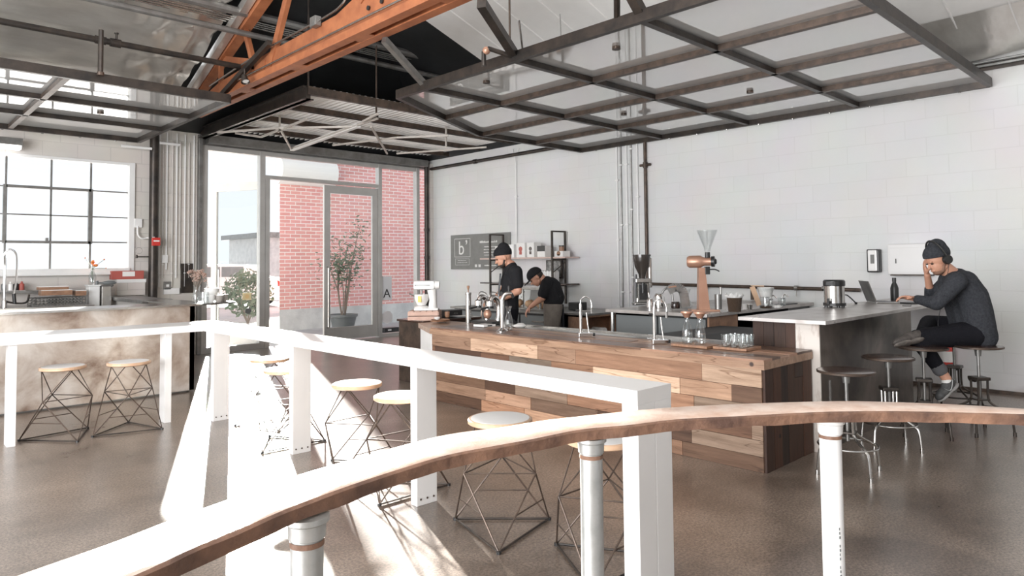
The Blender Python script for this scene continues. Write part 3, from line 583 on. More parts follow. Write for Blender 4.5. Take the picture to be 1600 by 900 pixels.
t = thing('hanger_rod', 'dark steel brace running down beside the truss end', 'rod', (XT - .1, 8.9, 3.3)); bm = BM(); bar(bm, (XT - .1, 9.0, 3.40), (XT - .1, 7.3, 3.82), .05, .06); local(obj('rod', bm, M_['black_steel']), t)
def spot(loc, label):
    t = thing('spotlight', label, 'lamp', loc); bm = BM(); lathe(bm, [(0, .09), (.03, .09), (.035, .04), (.05, 0), (.046, 0), (.03, .03), (0, .03)], seg=20, axis=(0, .5, 1)); obj('lamp_shade', bm, M_['black_steel'], t, smooth=True); bm = BM(); cyl(bm, (0, -.002, .012), .036, .006, 16, axis=(0, .5, 1)); obj('lens', bm, M_['paper'], t)
    bm = BM(); tube(bm, [(0, .03, .08), (0, .03, .16)], .008, 6); obj('bracket', bm, M_['black_steel'], t)
spot((XT - .2, 7.7, 3.44), 'small spotlight clipped to the orange truss'); spot((XT - .14, 9.6, 3.40), 'small spotlight where the truss meets the foil lining')

# ---------------------------------------------------------------- roof pipes running across
def runpipe(label, p, q, r, mt, name='roof_pipe', ext=1.2, cat='pipe'):
    p, q = V(p), V(q); t = thing(name, label, cat, p); bm = BM(); tube(bm, [(0, 0, 0), q - p], r, 10); obj('pipe', bm, mt, t); return t
zp = 3.72; a = on(2, zp, 0, 33); y_ = a.y
t = runpipe('dark sprinkler pipe under the foil lining with a branch valve', (-2.5, y_, zp), (3.3, y_, zp), .032, M_['black_steel'])
bm = BM(); vx = on(1, y_, 182, 62).x; tube(bm, [(vx + 2.5, 0, -.03), (vx + 2.5, 0, .10)], .012, 8); cyl(bm, (vx + 2.5, 0, .10), .022, .012, 10); cyl(bm, (vx + 2.44, 0, 0), .045, .1, 12, axis=(1, 0, 0)); obj('valve', bm, M_['black_steel'], t)
bm = BM(); vx = on(1, y_, 157, 60).x; cyl(bm, (vx + 2.45, 0, 0), .042, .1, 12, axis=(1, 0, 0)); tube(bm, [(vx + 2.5, 0, 0), (vx + 2.5, 0, -.5)], .022, 10); obj('branch_pipe', bm, M_['black_steel'], t)
zq = 4.12; y2 = on(2, zq, 150, 0).y
runpipe('grey roof pipe running from the foil lining behind the truss', (.5, y2, zq), (8.0, y2, zq), .035, M_['grey_steel'])
y3 = on(2, 4.35, 300, 0).y
runpipe('thick grey channel running across the top above the truss', (.5, y3, 4.35), (6.3, y3, 4.35), .05, M_['grey_steel'], 'roof_channel', cat='beam')
for k in range(4):
    runpipe(('first', 'second', 'third', 'fourth')[k] + ' of the thin conduits from the top, beside the grey channel', (.5, y3 + .13 + .07 * k, 4.32), (6.4, y3 + .13 + .07 * k, 4.32), .012, M_['steel'], 'electrical_conduit', cat='conduit').__setitem__('group', 'conduits beside the grey channel')
t = thing('conduit_bracket', 'slotted metal bracket holding the thin roof conduits near the foil', 'bracket', (2.1, y3 + .2, 4.3)); bm = BM(); bar(bm, (0, -.25, 0), (0, .35, 0), .045, .03); obj('slotted_channel', bm, M_['steel'], t)
t = thing('conduit_bracket', 'slotted metal bracket under the roof conduits beyond the truss', 'bracket', (4.9, y3 + .2, 4.3)); bm = BM(); bar(bm, (0, -.25, 0), (0, .35, 0), .045, .03); obj('slotted_channel', bm, M_['steel'], t)
# ---------------------------------------------------------------- white L-shaped high table
t = thing('high_table', 'long white L-shaped high table on flat panel legs', 'table', (2.43, 4.2, 0))
bm = BM(); prism(bm, [(2.31, 1.69), (2.55, 1.69), (2.55, 6.86), (-1.6, 6.86), (-1.6, 6.43), (2.31, 6.43)], .77, .83); local(obj('tabletop', bm, M_['white_metal']), t)
bm = BM(); box(bm, (2.31, 1.69, 0), (2.43, 1.77, .77), .003); box(bm, (2.432, 1.69, 0), (2.55, 1.77, .77), .003); local(obj('leg', bm, M_['white_metal']), t)
for y in (3.2, 4.7, 6.2):
    bm = BM(); box(bm, (2.31, y, 0), (2.45, y + .06, .77), .003)
    for k in range(3): cyl(bm, (2.335 + .045 * k, y, .035), .006, .003, 8, axis=(0, -1, 0), mi=1)
    local(obj('leg', bm, [M_['white_metal'], M_['brown_steel']]), t)
for x in (-.4, .88, 1.99):
    bm = BM(); box(bm, (x, 6.45, 0), (x + .055, 6.59, .77), .003); local(obj('leg', bm, M_['white_metal']), t)

# ---------------------------------------------------------------- geometric wire stools
def wire_stool(label, loc, rz, group='round wooden wire-framed stools'):
    t = thing('wire_stool', label, 'stool', loc, rz, group)
    bm = BM(); lathe(bm, [(0, .538), (.155, .538), (.165, .544), (.165, .560), (.160, .565), (0, .565)], seg=40); obj('seat', bm, M_['wood_seat'], t, smooth=True)
    bm = BM(); lathe(bm, [(0, .5652), (.150, .5652), (.150, .5662), (0, .5662)], seg=40); obj('seat_laminate', bm, M_['white_paint'], t, smooth=True)
    B = [V((.285 * math.cos(a), .285 * math.sin(a), .008)) for a in (R(0), R(120), R(240))]
    Mi = [V((.205 * math.cos(a), .205 * math.sin(a), .315)) for a in (R(60), R(180), R(300))]
    T = [V((.145 * math.cos(a), .145 * math.sin(a), .54)) for a in (R(0), R(120), R(240))]
    bm = BM(); r = .0045
    for i in range(3):
        tube(bm, [B[i], Mi[i]], r, 6); tube(bm, [B[i], Mi[i - 1]], r, 6)
        tube(bm, [T[i], Mi[i]], r * .9, 6); tube(bm, [T[i], Mi[i - 1]], r * .9, 6)
        tube(bm, [Mi[i], Mi[(i + 1) % 3]], r * .8, 6)
        a, b_ = B[i].lerp(Mi[i], .45), B[(i + 1) % 3].lerp(Mi[i], .45); tube(bm, [a, b_], r * .8, 6)
    obj('wire_frame', bm, M_['brown_steel'], t)
    bm = BM()
    for i in range(3): tube(bm, [B[i], B[(i + 1) % 3]], .0055, 6)
    obj('base_ring', bm, M_['black_steel'], t)
    bm = BM()
    for b_ in B: cyl(bm, (b_.x, b_.y, 0), .012, .014, 10)
    obj('foot', bm, M_['black'], t)
    return t
s0 = wire_stool('wire stool in front of the steel counter, farther from the glass doors', (1.25, 6.53, 0), R(40))
for lab, loc, rz in (('wire stool in front of the steel counter, nearer the glass doors', (1.70, 6.42, 0), R(75)),
    ('wire stool farthest along the long table, nearest its corner', (2.60, 5.72, 0), R(20)),
    ('wire stool half hidden behind the second panel leg from the corner', (2.42, 5.04, 0), R(90)),
    ('wire stool standing clear in the sun between two panel legs', (2.46, 4.08, 0), R(95)),
    ('wire stool partly hidden by the panel leg nearest the railing middle', (2.42, 3.51, 0), R(90)),
    ('wire stool below the high table with its seat half covered by the railing', (2.41, 2.62, 0), R(-15)),
    ('wire stool behind the middle railing post beside the table end panel', (2.47, 2.01, 0), R(90))):
    dup(s0, loc, rz, lab)

# ---------------------------------------------------------------- reclaimed wood bar
def planks(bm, org, U, Vv, Nn, lu, lv, rowh, tones, seed, thick=.02, lmin=.5, lmax=1.5, gap=.003):
    rnd = random.Random(seed); v = 0; org = V(org); U, Vv, Nn = V(U), V(Vv), V(Nn)
    while v < lv - .01:
        h = min(rowh * rnd.uniform(.85, 1.15), lv - v);  h = lv - v if lv - v - h < .04 else h
        u = -rnd.uniform(0, lmax * .6)
        while u < lu:
            l = rnd.uniform(lmin, lmax); a, b_ = max(u, 0), min(u + l, lu); u += l
            if b_ - a < .01: continue
            th = thick * rnd.uniform(.85, 1.1); p = org + U * (a + gap / 2) + Vv * (v + gap / 2); q = org + U * (b_ - gap / 2) + Vv * (v + h - gap / 2) + Nn * th
            lo = [min(p[i], q[i]) for i in range(3)]; hi = [max(p[i], q[i]) for i in range(3)]
            vs = box(bm, lo, hi); c = rnd.choice(tones); k = rnd.uniform(.72, 1.15); setcol(bm, vs, tuple(x * k for x in c))
        v += h
TONE = [(.70, .54, .43), (.60, .45, .35), (.78, .63, .52), (.48, .35, .27), (.72, .58, .48), (.82, .70, .60), (.64, .49, .39), (.60, .53, .47)]
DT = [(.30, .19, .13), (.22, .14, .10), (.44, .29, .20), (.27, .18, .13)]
t = thing('wooden_bar', 'long low service bar clad in reclaimed wooden planks', 'bar counter', (4.6, 3.9, 0))
bm = BM(); prism(bm, [(4.245, 2.125), (4.245, 5.6), (4.56, 6.2), (4.93, 6.2), (4.93, 2.125)], .06, .655); local(obj('body', bm, M_['brown_steel']), t)
bm = BM(); prism(bm, [(4.30, 2.17), (4.30, 5.55), (4.60, 6.1), (4.88, 6.1), (4.88, 2.17)], 0, .06); local(obj('plinth', bm, M_['black_steel']), t)
bm = BM(); planks(bm, (4.245, 2.12, .0), (0, 1, 0), (0, 0, 1), (-1, 0, 0), 3.47, .655, .109, TONE, 4, lmin=.35, lmax=1.15); local(obj('front_cladding', bm, M_['bar_front']), t)
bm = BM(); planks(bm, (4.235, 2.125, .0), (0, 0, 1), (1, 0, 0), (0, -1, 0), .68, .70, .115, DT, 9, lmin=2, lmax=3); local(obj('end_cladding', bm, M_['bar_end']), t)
bm = BM(); vs = bar(bm, (4.228, 5.6, .36), (4.55, 6.21, .35), .02, .60); local(obj('end_board', bm, M_['white_paint']), t)
bm = BM(); prism(bm, [(4.212, 2.095), (4.212, 5.61), (4.53, 6.24), (4.94, 6.24), (4.94, 2.095)], .655, .705, 0)
setcol(bm, bm.verts[:], (.68, .55, .45)); 
planks(bm, (4.214, 2.097, .704), (0, 1, 0), (1, 0, 0), (0, 0, 1), 3.5, .725, .12, [(.60, .47, .39), (.52, .40, .33), (.66, .54, .46), (.48, .37, .31)], 12, thick=.016, lmin=.9, lmax=2.4, gap=.002)
local(obj('bar_top', bm, M_['bar_top']), t)
bm = BM(); box(bm, (4.72, 3.0, .7205), (4.90, 5.3, .7225)); box(bm, (4.90, 2.7, .70), (4.94, 5.6, .735)); local(obj('drip_tray', bm, M_['steel']), t)
BT = .7215

# ---------------------------------------------------------------- curved railing in the foreground
RZ = .92
back = [(-40, 922), (25, 897), (175, 845), (255, 814), (345, 782), (460, 742), (558, 714), (686, 680), (780, 667), (847, 656), (910, 649), (985, 641), (1060, 635), (1160, 630), (1297, 626), (1380, 627), (1490, 631), (1600, 638), (1700, 645)]
front = [(60, 965), (225, 897), (300, 861), (400, 819), (463, 792), (547, 761), (622, 736), (702, 712), (780, 697), (835, 687), (910, 672), (985, 665), (1060, 656), (1160, 651), (1270, 645), (1380, 643), (1490, 645), (1600, 648), (1700, 652)]
bp = smoothpts([on(2, RZ, *q) for q in back], 4); fp = smoothpts([on(2, RZ, *q) for q in front], 4)
def resample(ps, n):
    L = [0]
    for a, b_ in zip(ps, ps[1:]): L.append(L[-1] + (b_ - a).length)
    out = []; j = 0
    for i in range(n):
        s = L[-1] * i / (n - 1)
        while j < len(L) - 2 and L[j + 1] < s: j += 1
        out.append(ps[j].lerp(ps[j + 1], (s - L[j]) / max(1e-9, L[j + 1] - L[j])))
    return out
NB = 90; bp, fp = resample(bp, NB), resample(fp, NB)
t = thing('railing', 'curved live-edge wooden handrail on pale steel posts in the foreground', 'railing', (1.0, 1.0, 0))
bm = BM(); rows = []
for i in range(NB):
    b_, f_ = bp[i], fp[i]; wob = .006 * noise.noise(V((i * .35, 0, 0))); d = (f_ - b_).normalized()
    th = .030 + .004 * noise.noise(V((i * .3, 4, 0)))
    rows.append([bm.verts.new(p) for p in (b_ + V((0, 0, -th)), b_ + V((0, 0, -.004)), b_ + d * .008, (b_ + f_) / 2 + V((0, 0, .002)), f_ - d * .008, f_ + V((0, 0, -.004)) + d * wob, f_ + V((0, 0, -th)) - d * .004)])
for a, b_ in zip(rows, rows[1:]):
    for k in range(7): f = bm.faces.new((a[k], a[(k + 1) % 7], b_[(k + 1) % 7], b_[k])); f.material_index = 1 if k in (4, 5) else 0
bm.faces.new(rows[0]); bm.faces.new(rows[-1][::-1])
rail_top = mat('live_edge_top', (.74, .60, .51), .4, col2=(.58, .38, .28), nscale=3, stretch=(5, 5, 1), coat=.15, bump=.1, contrast=(.3, .62)); rail_edge = mat('live_edge_bark_side', (.30, .165, .105), .6, col2=(.10, .055, .04), nscale=7, bump=.4, bscale=25)
local(obj('handrail', bm, [rail_top, rail_edge], smooth=True), t)
for px, dpt, lab in ((480, 800, 0), (923, 680, 1), (1296, 655, 2)):
    f_ = min(fp, key=lambda p: abs(((p - CAM).dot(CR) / (p - CAM).dot(CW)) * FPX + PPX - px)); b_ = bp[fp.index(f_)]; q = f_.lerp(b_, .42); c = on(2, RZ, px, (q - CAM).dot(CU) / (q - CAM).dot(CW) * -FPX + PPY)
    c = V((c.x, c.y, 0)); rr = .030
    bm = BM(); cyl(bm, c, rr, RZ - .045, 28); local(obj('post', bm, M_['white_paint'] if lab == 2 else M_['galv'], smooth=True), t)
    bm = BM(); lathe(bm, [(rr, RZ - .075), (rr + .004, RZ - .073), (rr + .005, RZ - .048), (.041, RZ - .044), (.041, RZ - .034), (0, RZ - .034)], c, 28); local(obj('flange', bm, M_['white_paint'] if lab == 2 else M_['galv'], smooth=True), t)
    bm = BM(); lathe(bm, [(rr + .001, RZ - .088), (rr + .0015, RZ - .088), (rr + .0015, RZ - .078), (rr + .001, RZ - .078)], c, 28); local(obj('rust_band', bm, rail_edge, smooth=True), t)
    if lab == 2:
        bm = BM()
        for k in range(24):
            z = .58 - k * .012 - (.03 if k > 14 else 0); a0 = math.atan2(-c.y, -c.x) + .55; w_ = .08 + .1 * ((k * 7) % 3) / 3
            if k % 5 == 3: continue
            p1 = c + V((rr * 1.02 * math.cos(a0), rr * 1.02 * math.sin(a0), z)); p2 = c + V((rr * 1.02 * math.cos(a0 + w_), rr * 1.02 * math.sin(a0 + w_), z)); bar(bm, p1, p2, .001, .007)
        local(obj('stamped_marks', bm, M_['grey_plastic']), t)

# ---------------------------------------------------------------- steel counter by the window
t = thing('steel_counter', 'stained zinc-clad counter with a bright metal lip behind the short table arm', 'counter', (.6, 8.0, 0))
bm = BM(); box(bm, (-1.6, 7.85, .02), (2.72, 7.90, .925)); box(bm, (2.67, 7.85, .02), (2.72, 9.3, .925)); local(obj('front_sheet', bm, M_['worn_sheet']), t)
bm = BM(); box(bm, (-1.6, 7.9, 0), (2.66, 8.35, .9)); local(obj('cabinet', bm, M_['grey_steel']), t)
bm = BM(); prism(bm, [(-1.6, 7.80), (2.78, 7.80), (3.22, 7.98), (3.22, 8.24), (2.95, 8.4), (2.9, 9.3), (2.60, 9.3), (2.60, 8.35), (-1.6, 8.35)], .925, .945); local(obj('worktop', bm, M_['steel']), t)
t = thing('side_counter', 'grey topped side counter running from the steel counter to the window wall', 'counter', (2.9, 10.1, 0))
bm = BM(); box(bm, (2.66, 9.35, 0), (2.93, 10.9, .90)); local(obj('cabinet', bm, M_['cream_wall']), t)
bm = BM(); box(bm, (2.60, 9.32, .90), (2.96, 10.92, .945), .004); local(obj('worktop', bm, M_['grey_steel']), t)
t = thing('sink_counter', 'steel sink counter under the window', 'counter', (.6, 10.7, 0))
bm = BM(); box(bm, (-1.6, 10.3, 0), (2.28, 11.05, .84)); local(obj('cabinet', bm, M_['steel']), t)
bm = BM(); box(bm, (-1.6, 10.25, .84), (2.3, 11.08, .87), .004); local(obj('worktop', bm, M_['steel']), t)
bm = BM(); box(bm, (-1.6, 10.85, 1.03), (2.1, 11.09, 1.055)); local(obj('wall_shelf', bm, M_['grey_steel']), t)
t = thing('storage_cabinet', 'cream painted cabinet below the red box by the dark column', 'cabinet', (2.9, 11.0, 0))
bm = BM(); box(bm, (2.74, 10.96, .95), (3.10, 11.08, 1.13)); local(obj('body', bm, M_['cream_wall']), t)
bm = BM(); box(bm, (2.73, 10.95, 1.13), (3.11, 11.09, 1.18)); local(obj('top', bm, M_['white_paint']), t)
for x0, x1, z1, lab in ((2.31, 2.44, 1.10, 'tall white bin on the sink counter below the bud vase'), (2.46, 2.58, 1.10, 'grey metal canister beside the white bin on the sink counter')):
    t = thing('bin' if x0 < 2.4 else 'canister', lab, 'bin' if x0 < 2.4 else 'canister', ((x0 + x1) / 2, 10.7, 0)); bm = BM(); box(bm, (x0, 10.6, 0), (x1, 10.8, z1), .01); local(obj('body', bm, M_['white_paint'] if x0 < 2.4 else M_['steel']), t)
    bm = BM(); box(bm, (x0 - .008, 10.59, z1), (x1 + .008, 10.81, z1 + .02), .005); local(obj('lid', bm, M_['white_paint'] if x0 < 2.4 else M_['grey_steel']), t)
t = thing('storage_box', 'dull red box with a pale label on the cream cabinet', 'box', (2.87, 11.0, 1.18)); bm = BM(); box(bm, (-.21, -.05, 0), (.21, .06, .12), .004); obj('body', bm, M_['dull_red'], t)
bm = BM(); box(bm, (-.07, -.055, .04), (.09, -.049, .11)); obj('label_patch', bm, M_['paper'], t)
t = thing('tape_gun', 'dark grey hand tool lying on the grey canister', 'tool', (2.56, 10.64, 1.122)); bm = BM(); ell(bm, (0, 0, .02), (.09, .035, .03)); tube(bm, [(-.08, 0, .02), (-.15, 0, .02)], .012, 8); cyl(bm, (-.15, 0, -.01), .02, .06, 10); obj('body', bm, M_['grey_plastic'], t, smooth=True); bm = BM(); tube(bm, [(.02, 0, 0), (.04, 0, -.03)], .02, 8); obj('grip', bm, M_['grey_plastic'], t)
def blossoms(t, pts, mt, r, name='flowers', seed=1):
    bm = BM(); rnd = random.Random(seed)
    for p in pts:
        for k in range(9):
            d = V((rnd.gauss(0, 1), rnd.gauss(0, 1), rnd.gauss(0, 1))).normalized(); ell(bm, V(p) + d * r * .6, (r * .5, r * .5, r * .3), seg=6)
    obj(name, bm, mt, t)
t = thing('bud_vase', 'clear bud vase with small orange flowers on the white bin', 'vase', (2.375, 10.72, 1.121)); bm = BM(); lathe(bm, [(0, 0), (.045, 0), (.05, .04), (.045, .12), (.025, .17), (.022, .20), (.018, .20), (.02, .17), (.04, .11), (.044, .04), (0, .01)], seg=20); obj('glass_body', bm, M_['clear'], t, smooth=True)
bm = BM(); ps = [V((.0, 0, .30)), V((.03, 0, .26)), V((-.09, 0, .36)), V((.16, 0, .22)), V((.14, 0, .34))]
for p in ps: tube(bm, smoothpts([(0, 0, .02), (0, 0, .2), p], 4), .003, 5)
obj('stems', bm, M_['leaf'], t); blossoms(t, ps[:2], M_['orange_flower'], .035); blossoms(t, ps[2:], M_['orange_flower'], .012, 'buds')
t = thing('dish_rack', 'grey plastic dish rack with slots on the sink counter', 'rack', (1.95, 10.6, .872)); bm = BM(); sx, sy, sz = .29, .16, .10
box(bm, (-sx, -sy, 0), (sx, sy, .01))
for z in (.02, .055, .09): 
    for s in (-sy, sy): box(bm, (-sx, s - .006, z), (sx, s + .006, z + .012))
    for s in (-sx, sx): box(bm, (s - .006, -sy, z), (s + .006, sy, z + .012))
for k in range(16):
    x = -sx + 2 * sx * k / 15; box(bm, (x - .008, -sy - .006, 0), (x + .008, -sy + .006, sz)); box(bm, (x - .008, sy - .006, 0), (x + .008, sy + .006, sz))
obj('basket', bm, M_['grey_steel'], t)
bm = BM(); box(bm, (-.25, -.165, .02), (-.14, -.16, .085)); obj('label_patch', bm, M_['steel'], t)
for x, z, w_, h_, lab, mt in ((1.93, 1.0, .17, .07, 'brown cardboard box lying on the dish rack', 'mid_wood'), (1.90, 1.07, .16, .045, 'flat brown carton topmost on the dish rack', 'mid_wood'), (2.20, .985, .06, .07, 'small brown carton at the end of the dish rack', 'mid_wood')):
    t = thing('carton', lab, 'box', (x, 10.6, z)); bm = BM(); box(bm, (-w_, -.1, 0), (w_, .1, h_ - .006), .003); obj('body', bm, M_[mt], t); bm = BM(); box(bm, (-w_, -.1, h_ - .008), (w_ * .98, .095, h_)); obj('lid_flap', bm, M_['paper'], t)
t = thing('spray_faucet', 'tall coiled spray faucet at the sink counter edge', 'faucet', (1.36, 10.36, .903)); bm = BM()
tube(bm, smoothpts([(0, 0, -.03), (0, 0, .35), (-.02, 0, .58), (.04, -.02, .68), (.11, -.03, .60), (.11, -.03, .3), (.09, -.03, .12)], 8), .011, 8); cyl(bm, (0, 0, -.03), .03, .09, 14); obj('riser', bm, M_['chrome'], t, smooth=True)
bm = BM(); pts = []
for k in range(220): a = k * .9; z = .05 + k * .0024; pts.append((.019 * math.cos(a), .019 * math.sin(a), z))
tube(bm, pts, .003, 5); obj('coil_spring', bm, M_['chrome'], t, smooth=True); bm = BM(); tube(bm, [(.09, -.03, .14), (.10, -.03, .02)], .02, 10); obj('spray_head', bm, M_['black'], t); bm = BM(); tube(bm, smoothpts([(0, 0, .05), (.12, 0, .02), (.22, -.03, .03), (.25, 0, .12)], 6), .012, 8); obj('swing_spout', bm, M_['black_steel'], t)
t = thing('soap_caddy', 'row of small dark and white bottles on the shelf behind the spray faucet', 'caddy', (1.50, 10.95, 1.055)); bm = BM(); box(bm, (-.12, -.04, 0), (.16, .04, .012)); obj('tray', bm, M_['steel'], t)
for k, (x, mt) in enumerate(((-.07, 'grey_plastic'), (0, 'ceramic'), (.06, 'black'), (.12, 'dull_red'))):
    bm = BM(); lathe(bm, [(0, .012), (.03, .012), (.03, .09), (.012, .105), (.012, .125), (0, .125)], (x, 0, 0), 14); obj('bottle', bm, M_[mt], t, smooth=True)
# things at the end of the steel counter
CT = .945
t = thing('flower_vase', 'glass vase of dried brown flowers on the end of the steel counter', 'vase', (2.86, 8.2, CT)); bm = BM(); lathe(bm, [(0, 0), (.045, 0), (.052, .05), (.035, .11), (.03, .15), (.042, .19), (.038, .19), (.027, .15), (.032, .11), (.047, .05), (0, .008)], seg=24); obj('glass_body', bm, M_['clear'], t, smooth=True)
bm = BM(); rnd = random.Random(2); fl = BM()
for k in range(26):
    a = rnd.uniform(0, 6.28); q = V((math.cos(a) * rnd.uniform(0, .095), math.sin(a) * rnd.uniform(0, .09), rnd.uniform(.24, .36))); tube(bm, [(0, 0, .03), (q.x * .2, q.y * .2, .17), q], .002, 4)
    for j in range(14): d = V((rnd.gauss(0, 1), rnd.gauss(0, 1), rnd.gauss(0, 1))).normalized() * .018; ell(fl, q + d, (.007, .007, .006), seg=6)
obj('stems', bm, M_['bark'], t); obj('flower_heads', fl, M_['dried'], t)
def cup(name, label, loc, r, h, mt, handle=True, cat='cup', group=None):
    t = thing(name, label, cat, loc, 0, group); bm = BM(); lathe(bm, [(0, 0), (r * .7, 0), (r * .95, h * .35), (r, h), (r * .9, h), (r * .85, h * .35), (r * .6, h * .08), (0, h * .07)], seg=24); obj('bowl', bm, mt, t, smooth=True)
    if handle: bm = BM(); tube(bm, smoothpts([(r * .95, 0, h * .8), (r * 1.5, 0, h * .7), (r * 1.45, 0, h * .35), (r * .9, 0, h * .25)], 5), r * .1, 8); obj('handle', bm, mt, t, smooth=True)
    return t
stone = mat('speckled_stoneware', (.36, .33, .30), .5, col2=(.28, .26, .24), nscale=60)
t = thing('glass_jug', 'clear glass water jug beside the dried flower vase', 'jug', (2.90, 8.08, CT)); bm = BM(); lathe(bm, [(0, 0), (.05, 0), (.055, .08), (.05, .12), (.046, .12), (.05, .08), (.045, .01), (0, .008)], seg=24); obj('glass_body', bm, M_['clear'], t, smooth=True); bm = BM(); lathe(bm, [(0, .01), (.044, .01), (.048, .06), (0, .06)], seg=24); obj('water', bm, M_['clear'], t)
cup('stacked_bowl', 'wide white bowl stacked above the stoneware cups', (3.03, 8.20, CT + .080), .075, .075, M_['ceramic'], False, 'bowl'); 
cup('stoneware_cup', 'pale stoneware cup nearest the glass jug', (2.99, 8.12, CT), .045, .08, M_['ceramic'], False)
cup('stoneware_cup', 'brown speckled stoneware cup in the middle of the counter end', (3.08, 8.12, CT), .05, .075, stone, False)
cup('stoneware_cup', 'brown speckled stoneware cup nearest the glass wall', (3.16, 8.18, CT), .045, .08, stone, False)
t = thing('soap_bottle', 'slim white pump bottle behind the stoneware cups', 'bottle', (3.02, 8.32, CT)); bm = BM(); lathe(bm, [(0, 0), (.035, 0), (.035, .13), (.012, .16), (.012, .18), (0, .18)], seg=18); obj('body', bm, M_['ceramic'], t, smooth=True); bm = BM(); tube(bm, [(0, 0, .18), (0, 0, .22), (-.03, 0, .215)], .006, 8); obj('pump', bm, M_['steel'], t)

# ---------------------------------------------------------------- wall by the window: column, alarm, conduits
t = thing('steel_column', 'dark grey round steel column against the window wall', 'column', (3.21, 10.98, 0)); bm = BM(); cyl(bm, (0, 0, 0), .062, 3.42, 24); obj('shaft', bm, M_['black_steel'], t, smooth=True); bm = BM(); box(bm, (-.1, -.1, 0), (.1, .1, .012)); obj('base_plate', bm, M_['black_steel'], t)
t = thing('fire_alarm', 'small red fire alarm box on the dark column', 'alarm', (3.22, 10.90, 1.72)); bm = BM(); box(bm, (-.055, -.03, -.06), (.055, .02, .06), .008); obj('box', bm, M_['red'], t); bm = BM(); box(bm, (-.04, -.036, .0), (.04, -.03, .02)); obj('strobe', bm, M_['paper'], t)
t = thing('alarm_cable', 'white cable looping from the window wall to the red alarm', 'cable', (3.0, 11.05, 1.8)); bm = BM(); tube(bm, smoothpts([(3.02, 11.06, 1.95), (3.02, 11.05, 1.83), (3.07, 11.04, 1.77), (3.15, 11.03, 1.78), (3.20, 10.9, 1.78)], 6), .012, 8); local(obj('cable', bm, M_['white_paint']), t); bm = BM(); box(bm, (2.98, 11.06, 1.93), (3.08, 11.1, 2.06), .004); local(obj('junction_box', bm, M_['white_paint']), t)
for k, x in enumerate((3.32, 3.37, 3.42, 3.50, 3.56, 3.61, 3.68, 3.74, 3.81)):
    t = tag(thing('wall_conduit', 'white vertical conduit on the cream wall between the column and the glass front', 'conduit', (x, YW - .02, 1.0)), group='white conduits beside the column'); z0, z1 = (1.05 + .13 * (k % 3), 3.38 - .12 * (k % 2)); bm = BM(); tube(bm, [(0, 0, z0 - 1), (0, 0, z1 - 1)], .011, 8); obj('pipe', bm, M_['cream_wall'] if k % 2 else M_['white_paint'], t, smooth=True)
    bm = BM(); box(bm, (-.014, -.012, z0 + .2 - 1), (.014, .02, z0 + .21 - 1))
    obj('strap', bm, M_['white_paint'], t)
t = thing('downpipe', 'broad white pipe casing at the edge of the glass front', 'pipe', (3.90, YW - .05, 0)); bm = BM(); box(bm, (-.04, -.03, 0), (.02, .05, 3.4), .01); obj('casing', bm, M_['grey_steel'], t)
for x, z, w_, h_, lab in ((3.40, 1.47, .04, .06, 'small white switch box under the alarm wiring'), (3.44, 1.07, .05, .06, 'grey socket plate above the double white one'), (3.50, .985, .11, .045, 'double white socket plate just above the side counter')):
    t = thing('wall_socket', lab, 'socket', (x, YW, z)); bm = BM(); box(bm, (-w_, -.035, -h_), (w_, 0, h_), .004); obj('plate', bm, M_['grey_steel'] if 'grey' in lab else M_['white_paint'], t); bm = BM(); box(bm, (-w_ * .4, -.04, -h_ * .3), (w_ * .4, -.035, h_ * .3)); obj('rocker', bm, M_['white_paint'], t)
t = thing('magnet_board', 'small black panel on the wall behind the dried flowers', 'panel', (3.72, YW, 1.15)); bm = BM(); box(bm, (-.09, -.03, -.2), (.09, 0, .25), .003); obj('panel', bm, M_['black_steel'], t)
t = thing('swing_arm', 'thin black swing arm with a ring on the dark column', 'bracket', (3.14, 10.95, 1.50)); bm = BM(); tube(bm, [(0, 0, 0), (-.16, 0, 0)], .009, 8); cyl(bm, (-.16, 0, -.02), .016, .05, 10); obj('arm', bm, M_['black_steel'], t); bm = BM(); tube(bm, [(-.13 + .045 * math.cos(a), 0, .09 + .045 * math.sin(a)) for a in [k * math.pi / 9 for k in range(18)]], .003, 5, closed=True); obj('ring', bm, M_['steel'], t)
for x, z, l, lab in ((3.05, 3.08, -.33, 'white stub pipe at the window side of the column'), (3.26, 3.18, .28, 'white bent stub pipe at the door side of the column')):
    t = thing('stub_pipe', lab, 'pipe', (x, 10.9, z)); bm = BM(); tube(bm, [(0, 0, 0), (l if l > 0 else .1, 0, 0)] if l > 0 else [(-.3, 0, 0), (.1, 0, 0)], .02, 10); obj('pipe', bm, M_['white_paint'], t)
t = thing('wall_lamp', 'boxy dark wall lamp with a lit lens above the window', 'lamp', (1.45, 10.86, 2.95)); bm = BM(); prism(bm, [(-.16, .2), (.16, .2), (.14, 0), (-.14, 0)], .0, .09); obj('housing', bm, M_['grey_steel'], t); bm = BM(); box(bm, (-.13, .01, -.05), (.13, .18, .0), .01); obj('lens', bm, mat('lit_lens', (1, .98, .95), .4, emis=2.0), t)

